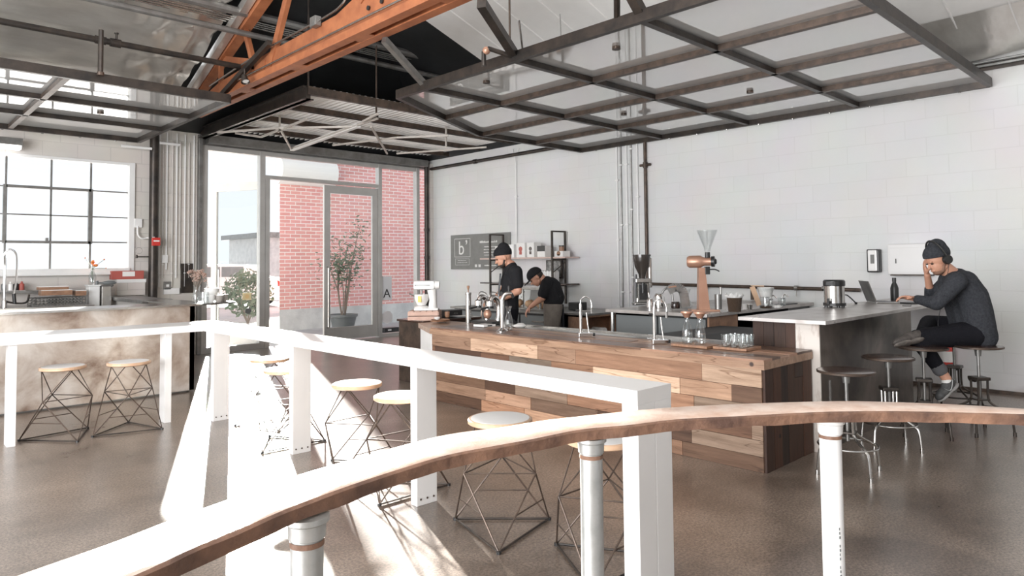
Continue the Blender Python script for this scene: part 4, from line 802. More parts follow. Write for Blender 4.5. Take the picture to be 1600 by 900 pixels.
# ---------------------------------------------------------------- right wall: pipes, sign, dispensers
for k, px in enumerate((965, 971, 980, 987, 997)):
    y_ = on(0, XW - .02, px, 330).y; zb_ = (.28, .5, .5, .72, .9)[k]
    t = tag(thing('wall_conduit', 'thin white vertical conduit on the block wall beside the brown pipe', 'conduit', (XW - .022, y_, zb_)), group='white conduits beside the brown pipe'); bm = BM(); tube(bm, [(0, 0, 0), (0, 0, 3.35 - zb_)], .013, 8); obj('pipe', bm, M_['grey_steel'] if k in (1, 3) else M_['white_paint'], t, smooth=True)
    bm = BM()
    for z in (.4, 1.4, 2.3): box(bm, (-.014, -.03, z), (.02, .03, z + .02))
    obj('strap', bm, M_['white_paint'], t)
y_ = on(0, XW - .03, 1010, 330).y; t = thing('water_pipe', 'brown vertical pipe with a valve on the block wall', 'pipe', (XW - .04, y_, .9)); bm = BM(); tube(bm, [(0, 0, 0), (0, 0, 2.45)], .024, 12); obj('pipe', bm, M_['brown_steel'], t, smooth=True); bm = BM(); cyl(bm, (0, -.09, 1.86), .02, .18, 10, axis=(0, 1, 0)); cyl(bm, (0, 0, 1.82), .034, .08, 12); obj('valve', bm, M_['brown_steel'], t)
y_ = on(0, XW - .02, 806, 330).y; t = thing('wall_conduit', 'cream vertical conduit on the block wall above the shelf boxes', 'conduit', (XW - .02, y_, 1.6)); bm = BM(); tube(bm, smoothpts([(0, 0, 0), (0, 0, 1.5), (0, .04, 1.62), (0, .06, 1.75)], 5), .013, 8); tube(bm, smoothpts([(0, -.02, 0), (0, -.02, 1.5), (0, -.06, 1.62), (0, -.08, 1.75)], 5), .009, 8); obj('pipe', bm, M_['white_paint'], t, smooth=True); bm = BM(); box(bm, (-.012, -.04, .9), (.02, .03, .92)); obj('strap', bm, M_['white_paint'], t)
t = thing('wall_pipe', 'black horizontal pipe high on the block wall near the glass front', 'pipe', (XW - .05, 11.0, 3.24)); bm = BM(); tube(bm, [(0, 0, 0), (0, -3.9, 0)], .032, 12); obj('pipe', bm, M_['black_steel'], t, smooth=True); bm = BM(); cyl(bm, (0, -1.4, 0), .042, .08, 12, axis=(0, 1, 0)); obj('coupling', bm, M_['black_steel'], t)
t = thing('corner_pipe', 'black vertical pipe in the corner beside the glass front', 'pipe', (8.20, 11.0, 0)); bm = BM(); tube(bm, [(0, 0, 0), (0, 0, 3.3)], .045, 16); obj('pipe', bm, M_['black_steel'], t, smooth=True); bm = BM(); 
for z in (1.45, 2.0): cyl(bm, (0, 0, z), .055, .06, 16)
obj('coupling', bm, M_['black_steel'], t)
t = thing('corner_post', 'cream timber post in the corner beside the black pipe', 'post', (8.31, 11.03, 0)); bm = BM(); box(bm, (-.03, -.06, 0), (.04, .05, 3.35), .004); obj('post', bm, M_['cream_wall'], t)
t = thing('menu_board', 'grey slate board with a white letter b logo on the block wall', 'sign', (XW - .02, 9.6, 1.57)); 
bm = BM(); box(bm, (XW - .03, 8.75, 1.25), (XW - .005, 10.40, 1.90), .003); local(obj('board', bm, M_['board_grey']), t)
bm = BM(); X_ = XW - .032
def fr(y0, y1, z0, z1, w=.008):
    for a in ((y0, y1, z0, z0 + w), (y0, y1, z1 - w, z1), (y0, y0 + w, z0, z1), (y1 - w, y1, z0, z1)): box(bm, (X_, a[0], a[2]), (X_ + .003, a[1], a[3]))
fr(9.82, 10.28, 1.48, 1.83); fr(9.85, 10.26, 1.33, 1.45, .004); local(obj('frame_line', bm, M_['chalk']), t)
text('logo_letter', 'b', .36, M_['chalk'], t, (X_ + .002, 10.17, 1.53), (0, -1, 0), (0, 0, 1), .002); text('logo_mark', '\u2019', .36, M_['chalk'], t, (X_ + .002, 9.97, 1.55), (0, -1, 0), (0, 0, 1), .002)
bm = BM(); rnd = random.Random(5)
for z, y0, y1, h_ in [(1.73, 9.08, 9.55, .035), (1.65, 9.05, 9.42, .015), (1.60, 9.05, 9.44, .015), (1.55, 9.10, 9.44, .015), (1.50, 9.08, 9.42, .015), (1.43, 9.05, 9.50, .012), (1.31, 9.1, 9.42, .02), (1.41, 9.95, 10.18, .012), (1.37, 9.92, 10.2, .012)]:
    y = y1
    while y > y0: w_ = rnd.uniform(.012, .03); box(bm, (X_, y - w_, z), (X_ + .003, y, z + h_ * rnd.uniform(.6, 1.1))); y -= w_ + .008
local(obj('chalk_writing', bm, M_['chalk']), t)
bm = BM(); 
for y in (9.66, 9.56): box(bm, (X_, y - .03, 1.29), (X_ + .003, y + .03, 1.34))
local(obj('social_icon', bm, M_['chalk']), t)
t = thing('soap_dispenser', 'grey and white soap dispenser on the block wall', 'dispenser', (XW, 2.80, 1.34)); bm = BM(); box(bm, (-.10, -.065, -.13), (0, .065, .13), .015); obj('housing', bm, M_['black'], t); bm = BM(); box(bm, (-.108, -.045, -.115), (-.09, .05, .12), .01); obj('cover', bm, M_['ceramic'], t); bm = BM(); box(bm, (-.112, -.02, -.03), (-.106, .02, .07)); obj('sight_window', bm, M_['board_grey'], t)
t = thing('towel_dispenser', 'white paper towel dispenser behind the man with the beanie', 'dispenser', (XW, 2.42, 1.35)); bm = BM(); box(bm, (-.12, -.22, -.16), (0, .22, .17), .008); obj('housing', bm, M_['white_metal'], t); bm = BM(); box(bm, (-.124, -.20, -.14), (-.119, .20, .13), .003); box(bm, (-.13, .13, -.04), (-.12, .14, .01), mi=1); obj('door', bm, [M_['white_metal'], M_['black']], t); bm = BM(); box(bm, (-.11, -.2, -.175), (-.01, .2, -.16)); obj('outlet', bm, M_['black_steel'], t)
bk = on(0, 8.2, 1478, 556); t = thing('fire_extinguisher', 'red bucket shaped extinguisher with a white label on the wall below the counter', 'extinguisher', (8.22, bk.y, bk.z - .12)); bm = BM(); lathe(bm, [(0, 0), (.07, 0), (.075, .02), (.075, .19), (.06, .21), (0, .21)], seg=24); obj('body', bm, M_['red'], t, smooth=True); bm = BM(); lathe(bm, [(.0755, .06), (.0765, .06), (.0765, .17), (.0755, .17)], seg=24); obj('label_band', bm, M_['paper'], t); bm = BM(); box(bm, (-.02, -.06, .205), (.02, .06, .23)); cyl(bm, (0, 0, .2), .025, .05, 10); obj('handle', bm, M_['black'], t)

# ---------------------------------------------------------------- tall steel bar with pale top
t = thing('steel_bar', 'tall dark steel bar with a pale metal top at the seated man', 'bar counter', (5.9, 2.3, 0)); TT = .93
bm = BM(); box(bm, (4.97, 2.05, 0), (6.95, 2.08, .90)); box(bm, (6.92, 2.08, 0), (6.95, 2.55, .90)); local(obj('front_sheet', bm, M_['dark_sheet']), t)
bm = BM(); box(bm, (4.955, 2.05, 0), (4.975, 2.22, .90)); local(obj('corner_board', bm, mat('worn_pale_board', (.66, .61, .56), .5, col2=(.30, .20, .15), nscale=4, stretch=(3, 3, 1), contrast=(.3, .5))), t)
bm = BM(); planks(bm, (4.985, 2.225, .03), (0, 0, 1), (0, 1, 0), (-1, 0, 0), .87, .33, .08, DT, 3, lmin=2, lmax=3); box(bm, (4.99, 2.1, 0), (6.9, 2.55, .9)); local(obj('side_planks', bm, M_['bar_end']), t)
bm = BM(); prism(bm, [(4.87, 1.97), (8.34, 1.97), (8.34, 2.62), (4.87, 2.62)], .905, TT); local(obj('worktop', bm, M_['slab']), t)
t = thing('metal_bracket', 'small white metal bracket behind the end of the wooden bar', 'bracket', (5.02, 2.0, .16)); bm = BM(); bar(bm, (-.03, 0, .0), (-.03, 0, .35), .012, .012); bar(bm, (-.03, 0, 0), (-.16, -.02, 0), .012, .03); obj('angle', bm, M_['steel'], t)

# ---------------------------------------------------------------- industrial stools
def swivel_stool(label, loc, rz, sz=.65, group='adjustable iron bar stools'):
    t = thing('swivel_stool', label, 'stool', loc, rz, group)
    bm = BM(); lathe(bm, [(0, sz - .018), (.16, sz - .018), (.168, sz - .010), (.168, sz - .004), (.15, sz), (0, sz - .004)], seg=36); obj('seat', bm, M_['dark_wood'], t, smooth=True)
    bm = BM(); lathe(bm, [(.160, sz - .022), (.173, sz - .018), (.174, sz - .006), (.168, sz - .003), (.165, sz - .01)], seg=36); obj('seat_rim', bm, M_['brown_steel'], t, smooth=True)
    bm = BM(); cyl(bm, (0, 0, .20), .011, sz - .235, 14); lathe(bm, [(0, sz - .085), (.02, sz - .085), (.026, sz - .03), (.06, sz - .02), (0, sz - .02)], seg=18); obj('screw_post', bm, M_['grey_steel'], t, smooth=True)
    bm = BM(); box(bm, (-.055, -.055, .405), (.055, .055, .43), .006); box(bm, (-.05, -.05, .25), (.05, .05, .262), .004); cyl(bm, (.045, 0, .40), .022, .045, 16, axis=(1, 0, 0)); obj('collar', bm, M_['black_steel'], t)
    for k in range(4):
        a = R(45 + 90 * k); u = V((math.cos(a), math.sin(a), 0)); bm = BM()
        tube(bm, smoothpts([u * .055 + V((0, 0, .42)), u * .055 + V((0, 0, .28)), u * .075 + V((0, 0, .23)), u * .17 + V((0, 0, .175)), u * .20 + V((0, 0, .14)), u * .215 + V((0, 0, .02))], 5), .0085, 8); cyl(bm, u * .216, .013, .03, 10)
        obj('leg', bm, M_['steel' if sz < .66 else 'black_steel'], t, smooth=True)
    bm = BM(); tube(bm, [(.175 * math.cos(a), .175 * math.sin(a), .175) for a in [k * math.pi / 18 for k in range(36)]], .007, 8, closed=True); obj('foot_ring', bm, M_['steel' if sz < .66 else 'black_steel'], t, smooth=True)
    return t
q0 = swivel_stool('iron bar stool with dark seat, beside the end of the wooden bar', (4.62, 1.75, 0), R(10))
dup(q0, (5.46, 1.77, 0), R(35), 'iron bar stool with dark seat in the middle of the steel bar')
q1 = swivel_stool('iron bar stool with dark seat just beside the crossed shoe', (6.03, 1.70, 0), R(20), .675)
man_stool = dup(q1, (6.40, 1.42, 0), R(50), 'iron bar stool the man in the beanie sits on')
dup(q1, (6.95, 1.72, 0), R(0), 'iron bar stool standing behind the seated man')
# ---------------------------------------------------------------- things on the wooden bar
def tpos(px, py, z): p = on(2, z, px, py); return (p.x, p.y, z)
def carafe(label, loc, cork=False, group='glass water carafes on the bar'):
    t = thing('carafe', label, 'carafe', loc, 0, group); s = .95
    bm = BM(); prof = [(0, 0), (.040, 0), (.043, .02), (.043, .08), (.036, .12), (.022, .165), (.019, .19), (.024, .215), (.034, .235)]; inn = [(r - .003, z + .002) for r, z in prof[1:]][::-1]
    lathe(bm, [(r * s, z * s) for r, z in prof + inn + [(0, .006)]], seg=28); obj('glass_body', bm, M_['clear'], t, smooth=True)
    bm = BM(); lathe(bm, [(.0385, .075), (0, .075)], seg=24); obj('water', bm, M_['clear'], t, smooth=True)
    if cork: bm = BM(); lathe(bm, [(0, .19), (.018, .19), (.038, .222), (.045, .226), (.045, .238), (0, .238)], seg=24); obj('stopper', bm, M_['copper'], t, smooth=True)
    return t
carafe('glass water carafe on the bar in front of the standing barista', tpos(795, 516, BT))
bd = [tpos(1105, 543, BT), tpos(1150, 549, BT)]
def board(label, loc, rz, sx, sy):
    t = thing('serving_board', label, 'board', loc, rz); bm = BM(); box(bm, (-sx, -sy, 0), (sx, sy, .018), .003); obj('board', bm, M_['mid_wood'], t); bm = BM(); box(bm, (-sx * .8, sy - .001, .004), (sx * .8, sy + .0015, .014)); obj('edge_strip', bm, M_['dark_wood'], t); return t
board('wooden serving board under the two stoppered carafes', (4.55, 2.80, BT), 0, .09, .15)
board('wooden serving board under the water glasses', (4.62, 2.50, BT), 0, .11, .13)
carafe('glass carafe with copper stopper, the one nearer the gooseneck tap', (4.56, 2.87, BT + .018), True); carafe('glass carafe with copper stopper, the one nearer the water glasses', (4.56, 2.76, BT + .018), True)
def tumbler(loc, lab):
    t = thing('water_glass', lab, 'glass', loc, 0, 'water glasses on the serving board'); bm = BM(); lathe(bm, [(0, 0), (.024, 0), (.030, .085), (.0275, .085), (.022, .008), (0, .008)], seg=20); obj('glass_body', bm, M_['clear'], t, smooth=True); return t
glab = 'short clear water glass standing in the cluster on the serving board'; g0 = tumbler((4.54, 2.42, BT + .018), glab)
for i in range(3):
    for j in range(3):
        if (i, j) != (0, 0): dup(g0, (4.54 + .063 * i, 2.42 + .063 * j, BT + .018), 0, glab)
def goose(label, loc, h=.34):
    t = thing('gooseneck_tap', label, 'tap', loc, R(-45)); bm = BM(); box(bm, (-.06, -.035, 0), (.06, .035, .035), .005); obj('base', bm, M_['chrome'], t)
    bm = BM(); cyl(bm, (-.04, 0, .035), .012, h * .72, 14); tube(bm, smoothpts([(-.04, 0, h * .74), (-.035, 0, h * .92), (.0, 0, h), (.04, 0, h * .94), (.055, 0, h * .82), (.055, 0, h * .72)], 6), .005, 8); obj('riser', bm, M_['chrome'], t, smooth=True)
    bm = BM(); tube(bm, [(-.04, 0, h * .64), (.055, 0, h * .64)], .005, 8); cyl(bm, (.055, 0, h * .58), .010, .05, 10); obj('spray_arm', bm, M_['grey_steel'], t); bm = BM(); tube(bm, smoothpts([(.01, 0, h * .6), (.02, 0, h * .3), (.03, 0, .035)], 4), .006, 8); obj('hose', bm, M_['steel'], t)
    bm = BM(); cyl(bm, (.05, 0, .018), .013, .03, 12, axis=(1, 0, 0)); cyl(bm, (-.05, 0, h * .66), .010, .03, 10, axis=(-1, 0, 0)); obj('knob', bm, M_['black'], t); return t
goose('chrome gooseneck tap on the bar in front of the bent barista', tpos(915, 526, BT)); goose('chrome gooseneck tap on the bar beside the stoppered carafes', tpos(1031, 537, BT))
t = thing('draft_tower', 'short steel cylinder tap with a brown handle on the bar', 'tap', tpos(732, 505, BT)); bm = BM(); lathe(bm, [(0, 0), (.034, 0), (.034, .012), (.029, .016), (.029, .30), (.033, .305), (.033, .325), (0, .325)], seg=28); obj('cylinder', bm, M_['steel'], t, smooth=True); bm = BM(); lathe(bm, [(0, .325), (.005, .325), (.006, .35), (.014, .375), (.015, .395), (0, .40)], seg=14); obj('handle', bm, M_['mid_wood'], t, smooth=True)
t = thing('draft_spout', 'tall curved steel beer style spout on the bar', 'tap', tpos(785, 518, BT)); bm = BM(); tube(bm, smoothpts([(0, 0, .02), (0, 0, .24), (.004, .0, .30), (.03, -.02, .345), (.08, -.04, .35)], 6), [.020] * 25, 14); obj('column', bm, M_['chrome'], t, smooth=True)
bm = BM()
for k in range(3): a = R(90 + 120 * k); tube(bm, [(0, 0, .045), (.05 * math.cos(a), .05 * math.sin(a), .006)], .007, 8)
lathe(bm, [(0, 0), (.05, 0), (.05, .006), (0, .012)], seg=20); obj('foot', bm, M_['chrome'], t); bm = BM(); tube(bm, [(.08, -.04, .35), (.10, -.05, .31)], .014, 10); cyl(bm, (.06, -.03, .35), .010, .07, 10); obj('faucet_head', bm, M_['black'], t)
# espresso head group
t = thing('espresso_machine', 'chrome espresso group heads with black portafilters in front of the standing barista', 'coffee machine', (4.84, 5.42, BT + .002)); rnd = random.Random(1)
bm = BM(); box(bm, (-.10, -.16, 0), (.10, .16, .035), .008); obj('drip_tray', bm, M_['black'], t)
for s, nm in ((-.09, 0), (.09, 1)):
    bm = BM(); tube(bm, smoothpts([(.05, s, .03), (.06, s, .16), (.04, s, .25), (-.02, s, .28), (-.06, s, .24)], 5), .026, 14); lathe(bm, [(0, -.02), (.042, -.02), (.042, .03), (.03, .04), (0, .04)], (-.06, s, .21), 20); tube(bm, smoothpts([(.05, s, .2), (.08, s + .03, .3), (.0, s + .04, .33), (-.05, s + .03, .27)], 6), .005, 8); obj('group_head', bm, M_['chrome'], t, smooth=True)
    bm = BM(); cyl(bm, (-.06, s, .165), .036, .03, 18); tube(bm, [(-.09, s, .18), (-.20, s - .02, .165)], .012, 10); obj('portafilter', bm, M_['black'], t)
bm = BM(); tube(bm, smoothpts([(.0, 0, .28), (-.06, .02, .22), (-.08, .03, .10), (-.07, .03, .06)], 6), .006, 8); obj('steam_wand', bm, M_['steel'], t); bm = BM(); ell(bm, (-.02, 0, .10), (.04, .045, .05)); obj('milk_jug', bm, M_['copper'], t, smooth=True)
t = thing('bar_scale', 'flat white scale on the bar below the espresso heads', 'scale', tpos(757, 510, BT)); bm = BM(); box(bm, (-.08, -.08, 0), (.08, .08, .022), .004); obj('body', bm, M_['ceramic'], t); bm = BM(); box(bm, (-.03, -.082, .006), (.03, -.079, .018)); obj('display', bm, M_['black'], t)
t = thing('bar_cloth', 'folded white cloth lying on the wooden bar', 'cloth', tpos(812, 511, BT + .004)); bm = BM(); ell(bm, (0, 0, .012), (.07, .06, .018)); ell(bm, (.03, .02, .02), (.05, .04, .016)); tag(obj('towel', bm, M_['paper'], t, smooth=True))
t = thing('serving_tray', 'small wooden tray near the far end of the bar', 'tray', tpos(688, 502, BT)); bm = BM(); prism(bm, [(-.09, -.06), (.09, -.06), (.09, .06), (-.09, .06)], 0, .008); lathe(bm, [(.0, 0), (.08, 0), (.105, .022), (.10, .022), (.075, .006), (0, .006)], seg=20); obj('tray', bm, M_['mid_wood'], t)
cup('espresso_cup', 'small brown cup on the wooden tray at the far end of the bar', (tpos(699, 499, BT)[0], tpos(699, 499, BT)[1], BT + .022), .030, .065, M_['mid_wood'], False); cup('saucer', 'low white saucer bowl on the wooden tray at the far end of the bar', (tpos(683, 501, BT)[0], tpos(683, 501, BT)[1], BT + .01), .035, .03, M_['ceramic'], False, 'saucer')
t = thing('notebook', 'white open notebook behind the tray on the bar end', 'notebook', tpos(718, 495, BT)); t.rotation_euler = (0, 0, R(30)); bm = BM(); box(bm, (-.10, -.14, 0), (.10, .14, .012), .003); obj('pages', bm, M_['paper'], t); bm = BM(); box(bm, (-.105, -.145, 0), (-.098, .145, .014)); obj('spine', bm, M_['black'], t)

# ---------------------------------------------------------------- side cabinet with crate and stand mixer
t = thing('side_cabinet', 'low dark cabinet at the far end of the wooden bar', 'cabinet', (5.05, 6.55, 0)); bm = BM(); box(bm, (4.66, 6.32, 0), (5.50, 6.80, .69)); local(obj('body', bm, M_['brown_steel']), t); bm = BM(); box(bm, (4.64, 6.30, .69), (5.52, 6.82, .715), .004); local(obj('top', bm, M_['dark_wood']), t)
t = thing('wooden_crate', 'pinkish wooden crate under the white stand mixer', 'crate', (4.83, 6.52, .715), R(-45)); bm = BM()
for z in (0, .05): 
    for s in (-.14, .14): box(bm, (-.17, s - .008, z), (.17, s + .008, z + .042))
    for s in (-.17, .17): box(bm, (s - .008, -.14, z), (s + .008, .14, z + .042))
for k in range(5): box(bm, (-.17 + .07 * k, -.14, .094), (-.11 + .07 * k, .14, .102))
obj('slats', bm, mat('pink_wood', (.62, .42, .34), .6, col2=(.5, .32, .25), nscale=6), t)
t = thing('dark_case', 'flat black case beside the wooden crate', 'case', (5.25, 6.58, .716), 0); bm = BM(); box(bm, (-.11, -.1, 0), (.11, .1, .085), .01); obj('shell', bm, M_['black'], t); bm = BM(); box(bm, (-.03, -.105, .04), (.03, -.098, .055)); obj('latch', bm, M_['steel'], t)
t = thing('stand_mixer', 'cream white stand mixer standing on the wooden crate', 'mixer', (4.84, 6.50, .817), R(-44))
bm = BM(); box(bm, (-.14, -.075, 0), (.14, .075, .03), .012); lathe(bm, [(0, 0), (.085, 0), (.085, .02), (.06, .035), (0, .035)], (-.06, 0, .02), 24); obj('base', bm, M_['ceramic'], t, smooth=True)
bm = BM(); tube(bm, [(.07, 0, .02), (.075, 0, .12), (.06, 0, .24)], [.055, .045, .055], 16); obj('pedestal', bm, M_['ceramic'], t, smooth=True)
bm = BM(); box(bm, (-.15, -.06, .24), (.10, .06, .345), .03); cyl(bm, (.08, 0, .293), .052, .07, 24, axis=(1, 0, 0), r2=.045); obj('motor_head', bm, M_['ceramic'], t, smooth=True)
bm = BM(); box(bm, (-.13, -.0625, .288), (.045, -.0605, .298)); cyl(bm, (-.125, -.06, .293), .009, .004, 12, axis=(0, -1, 0)); obj('name_band', bm, M_['grey_plastic'], t)
bm = BM(); lathe(bm, [(0, .06), (.05, .06), (.08, .12), (.085, .185), (.078, .185), (.072, .12), (0, .07)], (-.06, 0, 0), 26); obj('bowl', bm, M_['ceramic'], t, smooth=True); bm = BM(); box(bm, (-.09, -.09, .10), (-.05, -.083, .17)); obj('yellow_label', bm, mat('yellow_label', (.80, .60, .18), .6), t)
bm = BM(); tube(bm, [(-.06, 0, .24), (-.06, 0, .14)], .012, 8); tube(bm, [(-.20, -.03, .20), (-.12, -.02, .16)], .008, 8); obj('beater', bm, M_['steel'], t)

# ---------------------------------------------------------------- back counter, left part
t = thing('back_counter', 'dark under-counter fridge with steel top behind the two baristas', 'counter', (7.3, 7.3, 0)); BC = .68
bm = BM(); box(bm, (6.95, 6.32, .05), (7.9, 8.6, .65)); local(obj('cabinet', bm, M_['black']), t); bm = BM(); box(bm, (6.90, 6.28, .65), (7.95, 8.65, BC), .004); local(obj('worktop', bm, M_['grey_steel']), t)
for y0, y1 in ((6.36, 7.08), (7.12, 7.84), (7.88, 8.58)): bm = BM(); box(bm, (6.925, y0, .08), (6.95, y1, .62), .006); d = local(obj('door', bm, M_['grey_plastic']), t); bm = BM(); box(bm, (6.905, y0 + .25, .53), (6.925, y1 - .25, .55)); h_ = obj('handle', bm, M_['steel']); h_.parent = d
t = thing('open_shelf', 'brown open shelf unit beside the bent barista with rolled cloths', 'shelf', (7.3, 6.1, 0)); bm = BM()
for z in (.04, .34, .63): box(bm, (7.0, 5.9, z), (7.9, 6.26, z + .025))
for x in (7.0, 7.88): box(bm, (x, 5.9, 0), (x + .025, 6.26, .655))
box(bm, (7.0, 6.24, 0), (7.9, 6.26, .65)); local(obj('carcass', bm, M_['mid_wood']), t); bm = BM(); box(bm, (6.97, 5.88, .655), (7.93, 6.27, BC)); local(obj('worktop', bm, M_['grey_steel']), t)
for k, (x, lab) in enumerate(((7.2, 'rolled white cloth in the open shelf nearest the barista'), (7.45, 'rolled white cloth in the open shelf farther from the barista'))):
    t = thing('rolled_cloth', lab, 'cloth', (x, 5.98, .365)); bm = BM(); cyl(bm, (0, 0, .05), .05, .2, 18, axis=(0, 1, 0)); obj('towel', bm, M_['paper'], t, smooth=True)
    bm = BM(); tube(bm, [(.05 * math.cos(a) , -.003, .05 + .05 * math.sin(a)) for a in [k_ * .5 for k_ in range(12)]], .004, 5); obj('fold', bm, M_['ceramic'], t)
t = thing('knock_box', 'small black knock box on the counter behind the bent barista', 'box', (7.5, 6.5, BC)); bm = BM(); box(bm, (-.1, -.09, 0), (.1, .09, .11), .01); obj('bin', bm, M_['black'], t); bm = BM(); cyl(bm, (0, -.07, .09), .012, .14, 10, axis=(0, 1, 0)); obj('knock_bar', bm, M_['red'], t)
t = thing('pastry_case', 'small steel framed pastry case with bread in front of the bent barista', 'display case', (7.42, 7.35, BC)); bm = BM()
for x in (-.22, .22):
    for y in (-.40, .40): box(bm, (x - .014, y - .014, 0), (x + .014, y + .014, .30))
box(bm, (-.25, -.43, .285), (.25, .43, .32), .004); box(bm, (-.24, -.42, 0), (.24, .42, .015)); obj('frame', bm, M_['steel'], t); bm = BM(); box(bm, (-.235, -.41, .015), (-.231, .41, .285)); obj('glass_pane', bm, M_['pane'], t)
bsite = [(7.30 + .14 * (k % 2), 7.05 + .115 * k, BC + .016) for k in range(6)]
t = thing('bread_roll', 'brown bread roll lying in the pastry case', 'bread', bsite[0], 0, 'bread rolls in the pastry case'); bm = BM(); ell(bm, (0, 0, .055), (.065, .06, .055)); obj('crust', bm, M_['bread'], t, smooth=True); bm = BM(); tube(bm, [(-.04, 0, .105), (0, 0, .111), (.04, 0, .105)], .006, 6); obj('score_line', bm, M_['paper'], t)
for q in bsite[1:]: dup(t, q, random.random(), 'brown bread roll lying in the pastry case')
# wall shelf rack
t = thing('shelf_rack', 'black ladder frame shelving with plank shelves behind the baristas', 'shelving', (8.15, 8.2, 0))
for y in (7.42, 8.88):
    bm = BM()
    for x in (7.97, 8.275): box(bm, (x - .014, y - .014, .70), (x + .014, y + .014, 1.86))
    for z in (1.84, 1.40, .98): box(bm, (7.97, y - .012, z), (8.275, y + .012, z + .022))
    bar(bm, (7.98, y, 1.2), (8.3, y, 1.38), .012, .012, up=(0, 1, 0)); local(obj('ladder_frame', bm, M_['black_steel']), t)
for z in (1.425, 1.005): bm = BM(); box(bm, (7.97, 7.15, z), (8.30, 9.15, z + .022)); local(obj('shelf', bm, mat('pink_shelf', (.60, .45, .40), .5) if z > 1.2 else M_['dark_wood']), t)
def pbox(lab, y, w_, h_, z, mt='paper', mark=None, name='retail_box'):
    t = thing(name, lab, 'box', (8.08, y, z + .001)); bm = BM(); box(bm, (-.07, -w_, 0), (.10, w_, h_), .003); obj('carton', bm, M_[mt], t)
    if mark == 'dark': bm = BM(); box(bm, (-.073, -w_, h_ * .52), (-.0695, w_, h_)); obj('dark_band', bm, M_['black'], t)
    elif mark: bm = BM(); cyl(bm, (-.07, 0, h_ * .58), w_ * .42, .003, 18, axis=(-1, 0, 0)); box(bm, (-.073, -w_ * .3, h_ * .2), (-.0695, w_ * .3, h_ * .42)); obj('printed_picture', bm, M_[mark], t)
    return t
SZ = 1.4475
pbox('white box with a brown spot just beside the tall barista\'s beanie', 8.72, .075, .20, SZ, mark='mid_wood'); pbox('narrow plain white box between the printed boxes', 8.56, .05, .21, SZ, mark='ceramic'); pbox('plain grey box on the upper shelf', 8.40, .07, .22, SZ, 'white_paint', 'steel')
pbox('white box with a rust red print on the upper shelf', 8.17, .10, .24, SZ, mark='dull_red'); pbox('white box with a brown jug print on the upper shelf', 7.94, .08, .24, SZ, mark='dark_wood'); pbox('half black half white box on the upper shelf', 7.70, .085, .18, SZ, mark='dark')
pbox('small white carton stacked near the end of the upper shelf', 7.32, .09, .09, SZ, mark='mid_wood'); 
t = thing('jar', 'small brown jar on the carton at the end of the upper shelf', 'jar', (8.08, 7.32, SZ + .09)); bm = BM(); cyl(bm, (0, 0, 0), .04, .07, 16); obj('jar_body', bm, M_['mid_wood'], t, smooth=True); bm = BM(); cyl(bm, (0, 0, .07), .042, .02, 16); obj('lid', bm, M_['black'], t)
t = thing('framed_photo', 'dark framed photograph under the upper shelf', 'picture', (8.28, 7.66, 1.10)); bm = BM(); box(bm, (-.02, -.17, 0), (.02, .17, .30)); obj('frame', bm, M_['black_steel'], t); bm = BM(); box(bm, (-.024, -.15, .02), (-.02, .15, .28)); obj('photo', bm, mat('grey_photo', (.35, .34, .33), .4, col2=(.05, .05, .05), nscale=18), t)
for k in range(8):
    t = thing('coffee_bag', 'white paper coffee bag standing in the row on the lower shelf', 'bag', (8.10, 7.47 + .066 * k, 1.029), 0, 'coffee bags on the lower shelf'); bm = BM(); box(bm, (-.05, -.03, 0), (.05, .03, .19), .008); obj('bag_body', bm, M_['paper'], t); bm = BM(); box(bm, (-.05, -.008, .185), (.05, .008, .205)); obj('folded_top', bm, M_['ceramic'], t)
t = thing('price_list', 'white leaning card on the back counter beside the pastry case', 'card', (7.9, 8.05, BC + .02)); bm = BM(); bar(bm, (0, 0, 0), (.06, 0, .26), .34, .006, up=(1, 0, 0)); obj('card', bm, M_['paper'], t); bm = BM(); bar(bm, (-.005, -.08, .2), (.03, .06, .06), .01, .006, up=(1, 0, 0)); obj('pen_mark', bm, M_['black'], t)

# ---------------------------------------------------------------- pour-over counter with grinders
CZ = .85
t = thing('brew_counter', 'steel topped brewing counter with dark cabinet doors behind the wooden bar', 'counter', (7.1, 4.1, 0))
bm = BM(); box(bm, (6.0, 3.55, .04), (6.55, 4.66, .81)); box(bm, (7.75, 3.55, .04), (8.32, 4.66, .81)); box(bm, (6.0, 4.2, .04), (8.3, 4.66, .81)); local(obj('cabinet', bm, M_['black']), t)
bm = BM(); box(bm, (5.90, 3.50, .815), (8.33, 4.72, CZ), .004); local(obj('worktop', bm, M_['slab']), t)
for y0, y1 in ((3.56, 4.10), (4.12, 4.64)): bm = BM(); box(bm, (5.98, y0, .08), (6.0, y1, .79), .004); local(obj('door', bm, M_['grey_plastic']), t)
bm = BM(); box(bm, (6.0, 3.53, .04), (6.55, 3.55, .81)); local(obj('wood_side', bm, M_['mid_wood']), t)
bm = BM(); tube(bm, [(5.95, 4.66, 0), (5.95, 4.66, .815)], .02, 8); local(obj('leg', bm, M_['steel']), t)
t = thing('ice_bin', 'large black domed ice bin under the pale metal top', 'bin', (6.6, 3.0, 0)); bm = BM(); vs = [(-.35, 0), (-.35, .50), (-.30, .60), (-.18, .70), (0, .73), (.35, .73), (.35, 0)]
A = [bm.verts.new((-.55, y, z)) for y, z in vs]; B = [bm.verts.new((.55, y, z)) for y, z in vs]; bm.faces.new(A); bm.faces.new(B[::-1])
for k in range(7): bm.faces.new((A[k], B[k], B[(k + 1) % 7], A[(k + 1) % 7]))
